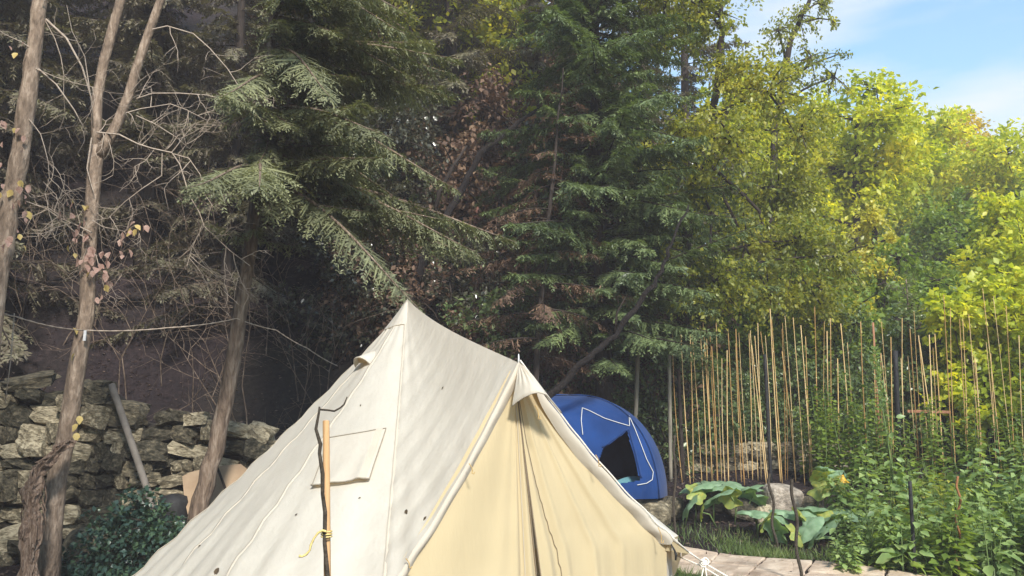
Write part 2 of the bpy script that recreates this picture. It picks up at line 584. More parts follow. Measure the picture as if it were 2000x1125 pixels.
# ------------------------------------------------------------------ ground
xs = np.concatenate([np.linspace(-150, -14, 24)[:-1], np.linspace(-14, 16, 151)[:-1], np.linspace(16, 180, 30)])
ys = np.concatenate([np.linspace(-60, 2, 14)[:-1], np.linspace(2, 24, 150)[:-1], np.linspace(24, 260, 50)])
XX, YY = np.meshgrid(xs, ys)
ZZ = g(XX, YY)
_r = np.random.RandomState(1)
ZZ = ZZ + _r.normal(0, 0.012, ZZ.shape)
nx, ny = len(xs), len(ys)
V = np.stack([XX, YY, ZZ], -1).reshape(-1, 3)
ii, jj = np.meshgrid(np.arange(ny - 1), np.arange(nx - 1), indexing='ij')
a = (ii * nx + jj).ravel()
T = np.concatenate([np.stack([a, a + 1, a + nx + 1], 1), np.stack([a, a + nx + 1, a + nx], 1)])
go = np_mesh('ground', V, T, M['ground'], smoothed=True)
go['kind'] = 'structure'
go['label'] = 'dark leaf-strewn soil rising to a steep wooded bank'

# path of pale flagstones crossing behind the tent
rng = random.Random(5)


def path_pt(t, w):
    # t along, w across (0 = near edge, 1 = far edge)
    P = [(1.2, 11.35), (2.35, 10.55), (3.2, 9.9), (4.4, 9.35), (6.2, 8.9)]
    Q = [(0.9, 10.3), (1.85, 9.55), (2.6, 8.8), (3.9, 8.2), (6.0, 7.7)]
    k = min(int(t * 4), 3)
    f = t * 4 - k
    p = [P[k][i] * (1 - f) + P[k + 1][i] * f for i in (0, 1)]
    q = [Q[k][i] * (1 - f) + Q[k + 1][i] * f for i in (0, 1)]
    x = q[0] * (1 - w) + p[0] * w
    y = q[1] * (1 - w) + p[1] * w
    return x, y


pm = MB()
rows = []
for i in range(30):
    t = i / 29 * 0.999
    rows.append([])
    for j in range(9):
        x, y = path_pt(t, -0.03 + 1.06 * j / 8)
        rows[-1].append((x, y, gz(x, y) + 0.012))
pm.grid(rows)
path = pm.build('path', M['ground'])
path['kind'] = 'structure'
path['label'] = 'pale stone path curving past the vegetable bed'
ts = [0, 0.13, 0.27, 0.40, 0.52, 0.66, 0.80, 0.999]
ncut = [2, 3, 2, 2, 3, 2, 2]
for i in range(7):
    n = ncut[i]
    ws = [0.0] + sorted(rng.uniform(k / n - 0.12, k / n + 0.12) for k in range(1, n)) + [1.0]
    for j in range(n):
        j0, j1 = ts[i] + 0.002, ts[i + 1] - 0.002
        w0, w1 = ws[j] + 0.004, ws[j + 1] - 0.004
        out = []
        N = 6
        for a_, b_, c_, d_ in ((j0, w0, j1, w0), (j1, w0, j1, w1), (j1, w1, j0, w1), (j0, w1, j0, w0)):
            for k in range(N):
                f = k / N
                jt = rng.uniform(-0.003, 0.003)
                jw = rng.uniform(-0.01, 0.01)
                out.append(path_pt(min(max(a_ + (c_ - a_) * f + jt, 0), 0.999), b_ + (d_ - b_) * f + jw))
        cx = sum(p[0] for p in out) / len(out)
        cyy = sum(p[1] for p in out) / len(out)
        hgt = rng.uniform(0.032, 0.042)
        mb = MB()
        lo = [(x, y, gz(x, y) - 0.03) for x, y in out]
        e1 = [(x, y, gz(x, y) + hgt - 0.012) for x, y in out]
        e2 = [(x + (cx - x) * 0.04, y + (cyy - y) * 0.04, gz(x, y) + hgt) for x, y in out]
        e3 = [(x + (cx - x) * 0.55, y + (cyy - y) * 0.55, gz(x, y) + hgt + rng.uniform(-0.006, 0.006)) for x, y in out]
        mb.grid([lo, e1, e2, e3], close=True)
        k = len(out)
        mb.f.append(tuple(range(3 * k, 4 * k)))
        s = mb.build('paving_stone', M['flag'], path, smoothed=False)

# ------------------------------------------------------------------ bell tent
PK = at(795, 582, 7.5)
CXY = Vector((PK.x, PK.y, 0))
AP = at(1013, 708, 5.6)
CR = at(1312, 1052, 6.2)
CL = at(748, 1172, 4.9)
tent = thing('bell_tent', 'cream canvas bell tent with pointed peak and porch door', 'tent', (CXY.x, CXY.y, 0.0))


def az(p):
    return math.atan2(p.y - CXY.y, p.x - CXY.x)


azR, azL = az(CR), az(CL)
if azL < azR:
    azL += 2 * math.pi
rR = math.hypot(CR.x - CXY.x, CR.y - CXY.y)
rL = math.hypot(CL.x - CXY.x, CL.y - CXY.y)


def eave(phi):
    wr = float(smooth(1 - (phi - azR) / math.radians(30)))
    wl = float(smooth(1 - (azL - phi) / math.radians(60)))
    r0, z0 = 2.14, 0.36
    r = r0 + wr * (rR - r0) + wl * (rL - r0)
    z = z0 + wr * (CR.z - z0) + wl * (CL.z - z0)
    return Vector((CXY.x + r * math.cos(phi), CXY.y + r * math.sin(phi), z))


NG = 12
NC = 12
NR = 44


def roof_pt(phi, s):
    E = eave(phi)
    p = PK.lerp(E, s)
    sag = 0.10 * math.sin(math.pi * math.sqrt(s))
    u = (phi - azR) / (azL - azR) * NG
    f = u - math.floor(u)
    d = min(f, 1 - f)
    # panels drawn taut between the seams, puckers near seams and towards the eave pull points
    pull = 0.028 * math.sin(math.pi * f) * s * (1 - 0.4 * s)
    puck = 0.010 * math.exp(-d * 22) * math.sin(s * 60 + phi * 7) * (0.3 + s)
    low = 0.034 * max(0, s - 0.62) / 0.38 * math.sin(u * 2 * math.pi * 3.0 + math.sin(u * 2.3) * 2) * math.exp(-((d - 0.15) * 3) ** 2)
    top = 0.007 * math.exp(-s * 5) * math.sin(u * 2 * math.pi * 2)
    nrm = Vector((math.cos(phi) * 0.7, math.sin(phi) * 0.7, 0.7))
    return p + Vector((0, 0, -sag)) + nrm * (-pull + (puck + low + top) * min(1, s * 6))


roof = MB()
rows = []
for i in range(NR + 1):
    s = (i / NR) ** 1.1
    rows.append([roof_pt(azR + (azL - azR) * j / (NG * NC), max(s, 0.004)) for j in range(NG * NC + 1)])
roof.grid(rows)


def tri_panel(corner, side):
    """porch panel peak - ridge apex - eave corner"""
    rows = []
    n, m = 40, 40
    phi = azL if side < 0 else azR
    for i in range(n + 1):
        s = (i / n) ** 1.1
        a_ = roof_pt(phi, max(s, 0.004))
        # ridge line
        b_ = PK.lerp(AP, s) + Vector((0, 0, -0.058 * math.sin(math.pi * s ** 0.7)))
        row = []
        for j in range(m + 1):
            t = j / m
            p = a_.lerp(b_, t)
            span = (a_ - b_).length
            # slack of the cloth between ridge and eave seam
            sg = 0.05 * math.sin(math.pi * t) * min(1, span)
            # folds fanning out of the ridge apex, strongest along the door edge
            w = max(0, s - 0.5) / 0.5
            ed = (1 - s) * 2.2
            fold = 0.011 * math.sin(ed * 42 + t * 2) * math.exp(-ed * 4.2) * min(1, (1 - t) * 3 + 0.25)
            fold2 = 0.010 * w * w * math.sin(t * 36 + 1.3 * math.sin(t * 9)) * math.exp(-t * 3.0)
            fold3 = 0.006 * math.exp(-((s - 0.33) / 0.18) ** 2) * math.sin(t * 26) * math.exp(-t * 5)
            nrm = (a_ - PK).cross(b_ - PK)
            nrm = nrm.normalized() if nrm.length > 1e-6 else Vector((0, 0, 1))
            if nrm.z < 0:
                nrm = -nrm
            row.append(p + nrm * (-sg + fold + fold2 + fold3))
        rows.append(row)
    roof.grid(rows)
    return rows


rowsL = tri_panel(CL, -1)
rowsR = tri_panel(CR, 1)
edgeL = rowsL[-1]      # from CL (t=0) to AP (t=1)
edgeR = rowsR[-1]
roof_o = roof.build('roof', M['canvas'], tent)
bvh = BVHTree.FromPolygons([Vector(p) for p in roof.v], roof.f)


def on_roof(px, py, off=0.0):
    d = ray(px, py).normalized()
    h, n, i, di = bvh.ray_cast(Vector((0, 0, CAMZ)), d)
    if h is None:
        return None, None
    if n.dot(d) > 0:
        n = -n
    return h + n * off, n


# seams between gores
def flat_strip(mb, pts, nrms, w, th):
    rows = []
    for i in range(len(pts)):
        p = Vector(pts[i])
        t = (Vector(pts[min(i + 1, len(pts) - 1)]) - Vector(pts[max(i - 1, 0)])).normalized()
        n = Vector(nrms[i])
        s_ = t.cross(n).normalized() * (w / 2)
        rows.append([p - s_, p - s_ + n * th, p + s_ + n * th, p + s_])
    mb.grid(rows, close=True)


for k in range(NG + 1):
    phi = azR + (azL - azR) * k / NG
    n_ = Vector((math.cos(phi) * 0.7, math.sin(phi) * 0.7, 0.7))
    mb = MB()
    pts = [roof_pt(phi, max(0.01, i / 40)) for i in range(41)]
    flat_strip(mb, pts, [n_] * 41, 0.022, 0.004)
    mb.build('seam', M['hem'], tent)

# peak cap
mb = MB()
rows = []
for i in range(7):
    s = 0.004 + 0.085 * i / 6
    row = []
    for j in range(48):
        t = j / 48
        # roof section + porch sector
        phi = azR + (azL - azR) * t * 1.0
        if t > 0.86:
            f = (t - 0.86) / 0.14
            q = roof_pt(azL, s).lerp(roof_pt(azR, s), f) + Vector((0.3, -0.6, 0.3)) * 0.10 * math.sin(math.pi * f) * s * 3
        else:
            q = roof_pt(azR + (azL - azR) * t / 0.86, s)
        o_ = q - Vector((PK.x, PK.y, q.z))
        o_ = o_.normalized() if o_.length > 1e-6 else Vector((0, 0, 0))
        row.append(q + o_ * 0.006 + Vector((0, 0, 0.006)))
    rows.append(row)
mb.grid(rows, close=True)
mb.f.append(tuple(range(48)))
mb.build('peak_cap', M['canvas'], tent)

# wall skirt below the eave
mb = MB()
rows = [[], [], []]
for j in range(97):
    phi = azR + (azL - azR) * j / 96
    E = roof_pt(phi, 1.0)
    inw = Vector((CXY.x - E.x, CXY.y - E.y, 0)).normalized()
    q = E + inw * 0.07
    wv = 0.015 * math.sin(j * 1.7)
    rows[0].append(q + Vector((0, 0, 0.01)))
    rows[1].append(q + inw * (0.01 + wv) + Vector((0, 0, -q.z * 0.5)))
    rows[2].append(Vector((q.x, q.y, gz(q.x, q.y) - 0.02)))
mb.grid(rows)
mb.build('wall', M['canvas'], tent)
mb = MB()
rows = [[], []]
for j in range(97):
    phi = azR + (azL - azR) * j / 96
    E = roof_pt(phi, 1.0)
    rows[0].append(E)
    rows[1].append(E + Vector((0.005 * math.sin(j * 2.1), 0.005, -0.075)))
mb.grid(rows)
mb.build('valance', M['canvas'], tent)

# eave corner by the door with its pulled-out tip
TIP = at(1345, 1078, 6.25)
mb = MB()
back = roof_pt(azR + 0.16, 1.0)
mb.add([CR + Vector((-0.01, 0, 0.004)), TIP, back, CR + Vector((-0.04, 0.03, -0.085)), TIP + Vector((0, 0, -0.012)), back + Vector((0, 0, -0.075))],
       [(0, 1, 2), (0, 3, 4, 1), (1, 4, 5, 2)])
mb.build('eave_corner', M['door_canvas'], tent, smoothed=False)

# hood over the door apex
mb = MB()
arch_px = [(1000, 793, 5.46), (1010, 784, 5.43), (1024, 775, 5.40), (1040, 768, 5.38), (1052, 766, 5.38), (1066, 770, 5.40), (1080, 786, 5.46), (1096, 806, 5.55)]
arch = [at(*q) for q in arch_px]
fine = []
for i in range(len(arch) - 1):
    for k in range(4):
        fine.append(arch[i].lerp(arch[i + 1], k / 4))
fine.append(arch[-1])
rows = []
for i in range(13):
    f = i / 12
    row = []
    for j, q in enumerate(fine):
        p = AP.lerp(q, max(f, 0.01))
        fold = 0.009 * math.sin(j * 1.55) * math.sin(math.pi * min(f * 1.2, 1)) * (1 if 5 < j < 24 else 0.4)
        row.append(p + Vector((0.1, -0.6, 0.5)).normalized() * (0.02 * math.sin(math.pi * f) + fold))
    rows.append(row)
rows.append([q + Vector((0, 0.012, -0.004)) for q in fine])
mb.grid(rows)
mb.build('porch_hood', M['canvas'], tent)
mb = MB()
mb.tube([q + Vector((0, -0.004, 0)) for q in fine], 0.005, 6)
mb.build('hood_hem', M['hem'], tent)

# hems along the porch edges: a rolled double strip each side
for ed, sgn in ((edgeL, -1), (edgeR, 1)):
    mb = MB()
    n = len(ed)
    inw = (AP - (CL + CR) / 2).cross(CR - CL).normalized()   # door normal
    if inw.y > 0:
        inw = -inw
    mid = (CL + CR) / 2
    rows = []
    for i in range(n):
        p = Vector(ed[i])
        to = (Vector((mid.x, mid.y, p.z)) - p)
        to = Vector((to.x, to.y, 0)).normalized()
        wv = 0.006 * math.sin(i * 0.9)
        b_ = -inw * 0.055
        up = Vector((0, 0, 1))
        rows.append([p + up * 0.006 + inw * 0.002, p + inw * (0.018 + wv) - up * 0.012, p + to * 0.012 - up * 0.035 + inw * 0.006,
                     p + to * 0.05 - up * 0.03 + b_ * 0.6, p + to * 0.075 - up * 0.02 + b_])
    mb.grid(rows)
    mb.build('porch_hem', M['hem'], tent)
# outer rope running in the right hem
mb = MB()
mb.tube([Vector(p) + Vector((0.008, -0.01, 0.012)) for p in edgeR[::-1]] + [TIP], 0.006, 6)
mb.build('edge_rope', M['rope'], tent)

# door: two hanging panels
DN = (CR - CL).cross(AP - CL).normalized()
if DN.y > 0:
    DN = -DN
DNh = Vector((DN.x, DN.y, 0)).normalized()
TOPD = AP - DNh * 0.06 + Vector((0, 0, -0.03))
MIDB = at(1048, 1125, 5.52)


def door_edge(z, left):
    c = CL if left else CR
    if z >= c.z:
        f = (AP.z - z) / (AP.z - c.z)
        ed = edgeL if left else edgeR
        k = (1 - f) * (len(ed) - 1)
        i0 = min(int(k), len(ed) - 2)
        p = Vector(ed[i0]).lerp(Vector(ed[i0 + 1]), k - i0)
        return Vector((p.x, p.y, z)) - DNh * 0.05
    p = c.copy()
    return Vector((p.x, p.y, z)) - DNh * 0.05


def door_mid(z):
    f = (AP.z - z) / (AP.z - MIDB.z)
    return TOPD.lerp(MIDB, f).xy.to_3d() + Vector((0, 0, z)) - DNh * 0.02 * 0


GZ0 = gz(MIDB.x, MIDB.y) - 0.01
NV, NU = 70, 110


def bumpf(u, c, w):
    return math.exp(-((u - c) / w) ** 2)


for left in (True, False):
    mb = MB()
    rows = []
    for i in range(NV + 1):
        z = (AP.z - 0.05) + (GZ0 - AP.z + 0.05) * i / NV
        E_ = door_edge(z, left)
        Mi = door_mid(z)
        hgt = (AP.z - z) / AP.z
        gap = 0.0 if z > 1.45 else 0.036 * (1.45 - z) / 1.45 + 0.003
        dirm = (E_ - Mi)
        dirm = Vector((dirm.x, dirm.y, 0))
        wid = dirm.length
        dirm.normalize()
        Mi2 = Mi + dirm * (gap * (1.0 if not left else 0.55))
        row = []
        for j in range(NU + 1):
            u = j / NU        # 0 at the middle, 1 at the outer edge
            p = Mi2.lerp(E_, u)
            if left:
                d = 0.030 * bumpf(u, 0.05, 0.028) + 0.018 * bumpf(u, 0.15, 0.035) - 0.02 * bumpf(u, 0.1, 0.025) + 0.012 * bumpf(u, 0.27, 0.06) \
                    + 0.012 * math.sin(u * 9 + z * 1.3)
            else:
                d = 0.0
                for c_, w_, a_ in ((0.05, 0.03, 0.022), (0.12, 0.025, -0.012), (0.20, 0.03, 0.022), (0.33, 0.06, -0.016), (0.41, 0.028, 0.020), (0.53, 0.05, -0.010),
                                   (0.60, 0.03, 0.014), (0.76, 0.07, -0.010), (0.86, 0.04, 0.007)):
                    d += a_ * bumpf(u, c_ + 0.02 * math.sin(z * 2.1 + c_ * 9), w_)
                d += 0.008 * math.sin(u * 17 + z * 2)
            d *= min(1, wid / 0.35) * (0.35 + 0.9 * hgt)
            belly = 0.03 * math.sin(math.pi * u) * hgt
            row.append(p + DNh * (d + belly * (1 if left else 0.6)))
        rows.append(row)
    mb.grid(rows)
    dp = mb.build('door_panel', M['door_canvas'], tent)
    # zip along the inner edge
    mb = MB()
    mb.tube([r_[0] + DNh * 0.006 for r_ in rows], 0.0045, 5)
    mb.build('zip', M['zip'], dp)
    if not left:
        mb = MB()
        k = int(NU * 0.17)
        pts = [r_[min(int(4 + i_ * 0.3), NU)] + DNh * 0.004 for i_, r_ in enumerate(rows)]
        mb.tube(pts, 0.003, 4)
        mb.build('seam', M['zip'], dp)
    else:
        mb = MB()
        mb.tube([r_[9] + DNh * 0.004 for r_ in rows], 0.0028, 4)
        mb.build('seam', M['hem'], dp)

# door pole with its spike through the hood, centre pole, groundsheet
mb = MB()
pb = door_mid(0.0) - DNh * 0.16
mb.tube([Vector((pb.x, pb.y, gz(pb.x, pb.y))), AP - DNh * 0.13 + Vector((0, 0, -0.04))], 0.015, 10)
mb.build('door_pole', M['metal'], tent)
mb = MB()
mb.tube([AP + Vector((0, 0, -0.03)), AP + Vector((0, 0, 0.025)), AP + Vector((0, 0, 0.055))], [0.007, 0.006, 0.003], 8)
mb.build('pole_spike', M['metal'], tent)
mb = MB()
mb.tube([(CXY.x, CXY.y, gz(CXY.x, CXY.y)), (CXY.x, CXY.y, PK.z - 0.03)], 0.02, 10)
mb.build('centre_pole', M['metal'], tent)
mb = MB()
ring = []
for j in range(49):
    phi = azR + (azL - azR) * j / 48
    E = eave(phi)
    q = Vector((E.x, E.y, 0)) + (CXY - Vector((E.x, E.y, 0))).normalized() * 0.13
    ring.append(Vector((q.x, q.y, gz(q.x, q.y) + 0.04)))
c0 = Vector((CXY.x, CXY.y, gz(CXY.x, CXY.y) + 0.05))
mb.add([c0] + ring, [(0, i + 1, (i + 1) % len(ring) + 1) for i in range(len(ring))])
mb.build('groundsheet', M['pvc'], tent)

# window flap
fl = [(645, 858), (755, 840), (722, 942), (612, 955)]
N = 34
rows = []
for i in range(N + 1):
    row = []
    for j in range(N + 1):
        u, v = j / N, i / N
        px = (fl[0][0] * (1 - u) + fl[1][0] * u) * (1 - v) + (fl[3][0] * (1 - u) + fl[2][0] * u) * v
        py = (fl[0][1] * (1 - u) + fl[1][1] * u) * (1 - v) + (fl[3][1] * (1 - u) + fl[2][1] * u) * v
        p, n_ = on_roof(px, py)
        b = 0.014 + 0.006 * v + 0.004 * math.sin(u * 12 + v * 4) * v * (u > 0.1) + 0.008 * bumpf(u, 0.8, 0.08) * (0.3 + v)
        if i == N:
            b += 0.010
        row.append(p + n_ * b)
    rows.append(row)
mb = MB()
mb.grid(rows)
flap = mb.build('window_flap', M['canvas'], tent)
for side in (0, 1, 2, 3):
    line = rows[0] if side == 0 else rows[-1] if side == 1 else [r_[0] for r_ in rows] if side == 2 else [r_[-1] for r_ in rows]
    mb = MB()
    mb.tube([p + Vector((0, -0.003, 0.003)) for p in line], 0.005 if side == 1 else 0.0035, 5)
    mb.build('flap_hem', M['hem_shade'], flap)
mb = MB()
mb.grid([[r_[int(N * 0.84)] + Vector((0, -0.004, 0.006)) for r_ in rows], [r_[int(N * 0.95)] + Vector((0, -0.004, 0.006)) for r_ in rows]])
mb.build('fastening_strip', M['hem'], flap)

# vent hood near the peak
vp, vn = on_roof(722, 700)
if vp is not None:
    phi_v = az(vp)
    down = (roof_pt(phi_v + (2 * math.pi if phi_v < azR else 0), 0.6) - roof_pt(phi_v + (2 * math.pi if phi_v < azR else 0), 0.3)).normalized()
    nv = Vector((math.cos(phi_v) * 0.72, math.sin(phi_v) * 0.72, 0.69))
    nv = (nv - down * nv.dot(down)).normalized()
    side = down.cross(nv).normalized()
    o_ = vp - down * 0.10
    mb = MB()
    rows = []
    for i in range(9):
        f = i / 8
        row = []
        for j in range(13):
            a_ = math.pi * j / 12
            w_ = 0.085 * math.sin(min(1.0, f * 1.1 + 0.05) * math.pi / 2)
            h_ = 0.10 * f ** 0.8
            row.append(o_ + down * (0.20 * f) + side * (math.cos(a_) * w_) + nv * (math.sin(a_) * h_ - 0.005))
        rows.append(row)
    mb.grid(rows)
    vent = mb.build('vent_hood', M['canvas'], tent)
    mb = MB()
    mb.tube([p for p in rows[-1]], 0.006, 6)
    mb.build('vent_hem', M['hem'], vent)
    mb = MB()
    mb.add([rows[6][0], *rows[6][1:-1], rows[6][-1]], [tuple(range(13))])
    mb.build('vent_glow_panel', M['door_canvas'], vent)  # tan panel; warm light inside the vent put into its colour


# tie loops hanging from the porch edges
def loop(px, py, Y, L):
    p = at(px, py, Y)
    mb = MB()
    pts = [p + Vector((0.014 * math.sin(k / 10 * math.pi) + 0.012 * k / 10, -0.012, -L * k / 10)) for k in range(9)]
    pts += [p + Vector((0.03, -0.014, -L * 0.86)), p + Vector((0.034, -0.012, -L * 0.7))]
    mb.tube(pts, 0.003, 5)
    mb.build('tie_loop', M['tan_cord'], tent)


loop(916, 905, 5.22, 0.07)
loop(793, 1090, 4.98, 0.06)
loop(1163, 888, 5.80, 0.09)
loop(1285, 1030, 6.08, 0.12)
loop(1045, 792, 5.44, 0.10)

# guy rope, knot and elastic at the door corner
PEG = Vector((2.42, 6.75, gz(2.42, 6.75)))
KN = at(1376, 1100, 6.33)
mb = MB()
mb.tube([TIP + Vector((-0.02, 0, 0.01)), TIP, KN], 0.006, 6)
ex = Vector((0, 0, 0.012))
mb.tube([KN, PEG + ex], 0.006, 6)
mb.tube([KN + Vector((-0.02, 0, -0.02)), PEG + Vector((-0.12, 0.05, 0.012))], 0.0055, 6)
mb.tube([back + Vector((-0.05, 0, -0.06)), KN + Vector((-0.02, 0, -0.02))], 0.0055, 6)
mb.build('guy_rope', M['rope'], tent)
mb = MB()
for k in range(4):
    pts = []
    for i in range(15):
        a_ = i / 14 * 2 * math.pi
        pts.append(KN + Vector((0.022 * math.cos(a_) + 0.006 * k - 0.01, 0.014 * math.sin(a_ + k), 0.024 * math.sin(a_) * math.cos(k * 0.9) + 0.004 * k)))
    mb.tube(pts, 0.0055, 5)
mb.tube([KN, KN + Vector((-0.03, -0.02, -0.10)), KN + Vector((-0.06, -0.03, -0.21))], 0.005, 5)
mb.tube([KN, KN + Vector((0.01, -0.02, -0.10)), KN + Vector((0.0, -0.03, -0.2))], 0.005, 5)
mb.build('rope_knot', M['rope'], tent)
mb = MB()
e0 = at(1310, 1062, 6.2)
mb.tube([e0, e0 + Vector((0.025, 0, -0.045)), e0 + Vector((0.035, 0, -0.075)), e0 + Vector((0.03, 0, -0.11))], [0.005, 0.007, 0.009, 0.006], 6)
mb.build('wall_elastic', M['black'], tent)
mb = MB()
mb.tube([PEG + Vector((-0.05, -0.02, -0.12)), PEG + Vector((0.03, 0.012, 0.06))], 0.007, 6)
mb.build('tent_peg', M['metal'], tent)

# ------------------------------------------------------------------ foliage generators


def unit(a):
    return a / np.maximum(np.linalg.norm(a, axis=-1, keepdims=True), 1e-9)


def diamonds(P, D, Nn, L, Wd, fold=0.25, mid=0.45):
    n = len(P)
    D = unit(D)
    S = unit(np.cross(D, Nn))
    Nn = unit(np.cross(S, D))
    L = np.broadcast_to(np.asarray(L, float).reshape(-1, 1), (n, 1))
    Wd = np.broadcast_to(np.asarray(Wd, float).reshape(-1, 1), (n, 1))
    v0 = P
    c = P + D * L * mid + Nn * Wd * fold * 0.5
    v1 = c + S * Wd * 0.5
    v3 = c - S * Wd * 0.5
    v2 = P + D * L
    V = np.stack([v0, v1, v2, v3], 1).reshape(-1, 3)
    b = np.arange(n)[:, None] * 4
    T = np.concatenate([b + [0, 1, 2], b + [0, 2, 3]], 1).reshape(-1, 3)
    return V, T


def cat(parts):
    Vs, Ts, o = [], [], 0
    for V, T in parts:
        Vs.append(V)
        Ts.append(T + o)
        o += len(V)
    return np.concatenate(Vs), np.concatenate(Ts)


def leafy(r, clumps, n, L, asp=0.6, droop=0.35, twig_mb=None, spread=1.0, per=22, flat=0.75):
    """leaves set along twigs that radiate through each clump; returns V,T"""
    wts = np.array([c[3] ** 2 for c in clumps])
    wts = wts / wts.sum()
    Ps, Ds, Ns = [], [], []
    for c, w in zip(clumps, wts):
        nt = max(3, int(n * w / per))
        ctr = np.array(c[:3])
        rad = c[3]
        d = unit(r.normal(size=(nt, 3)) + np.array([0, 0, 0.25]))
        st = ctr + np.clip(r.normal(size=(nt, 3)), -1.5, 1.5) * rad * 0.28
        ln = rad * r.uniform(0.45, 1.15, (nt, 1)) * spread
        dsc = d * np.array([1, 1, flat])
        t = r.uniform(0.12, 1.0, (nt, per, 1)) ** 0.75
        p = st[:, None] + dsc[:, None] * ln[:, None] * t
        p[..., 2] -= (droop * ln * t[..., 0] ** 2 * 0.6)
        p = p + np.clip(r.normal(size=p.shape), -1.3, 1.3) * L * 0.55
        dd = dsc[:, None] * 0.6 + r.normal(size=p.shape) * 0.7 + np.array([0, 0, -droop * 1.2])
        nn = r.normal(size=p.shape) * 0.55 + np.array([0, 0, 1.0])
        Ps.append(p.reshape(-1, 3))
        Ds.append(dd.reshape(-1, 3))
        Ns.append(nn.reshape(-1, 3))
        if twig_mb is not None:
            for k in range(0, nt, max(1, nt // 7)):
                a0 = Vector(ctr)
                b0 = Vector(st[k] + dsc[k] * ln[k] * 0.9)
                b0.z -= droop * ln[k, 0] * 0.5
                m0 = a0.lerp(b0, 0.5) + Vector((0, 0, 0.06 * rad))
                twig_mb.tube([a0, m0, b0], [0.02 * rad + 0.006, 0.012 * rad + 0.004, 0.003], 4, cap=False)
    P = np.concatenate(Ps)
    D = np.concatenate(Ds)
    Nn = np.concatenate(Ns)
    l = L * r.uniform(0.6, 1.25, len(P))
    return diamonds(P, D, Nn, l, l * asp * r.uniform(0.8, 1.15, len(P)))


def limb(mb, a_, b_, r0, r1, r, wob=0.06, n=7, seg=7):
    a_, b_ = Vector(a_), Vector(b_)
    L = (b_ - a_).length
    pts = []
    for i in range(n + 1):
        f = i / n
        j = Vector((r.normal() * wob * L * 0.25, r.normal() * wob * L * 0.25, 0.10 * L * math.sin(math.pi * f) * 0.6)) if 0 < i < n else Vector((0, 0, 0.10 * L * math.sin(math.pi * f) * 0.6))
        pts.append(a_.lerp(b_, f) + j)
    mb.tube(pts, [r0 + (r1 - r0) * i / n for i in range(n + 1)], seg, cap=False)
    return pts


def tree(name, label, trunk, clumps, n, L, leafm, barkm, seed, group=None, asp=0.6, droop=0.35, r0=0.12, per=22, flat=0.75):
    """trunk: list of world points from the ground up; clumps: (x,y,z,r)"""
    r = np.random.RandomState(seed)
    base = Vector(trunk[0])
    base.z = gz(base.x, base.y) - 0.05
    t = thing(name, label, 'tree', base, group)
    mb = MB()
    tp = [base] + [Vector(p) for p in trunk[1:]]
    dens = []
    for i in range(len(tp) - 1):
        for k in range(4):
            dens.append(tp[i].lerp(tp[i + 1], k / 4) + Vector((r.normal() * 0.015, r.normal() * 0.015, 0)))
    dens.append(tp[-1])
    m = len(dens)
    mb.tube(dens, [r0 * (1 - 0.72 * i / m) * (1.35 if i == 0 else 1) for i in range(m)], 9)
    mb.build('trunk', barkm, t)
    lm = MB()
    for c in clumps:
        cc = Vector(c[:3])
        # leave the trunk below the clump
        cand = [p for p in dens[m // 4:] if p.z < cc.z - 0.1] or [dens[m // 2]]
        q = min(cand, key=lambda p: (p - cc).length + (cc.z - p.z) * 0.2)
        limb(lm, q, cc, r0 * 0.34, r0 * 0.1, r)
    V, T = leafy(r, clumps, n, L, asp, droop, lm, per=per, flat=flat)
    lb_ = lm.build('limbs', barkm, t)
    lb_['kind'] = 'stuff'
    np_mesh('crown', V, T, leafm, t)
    return t


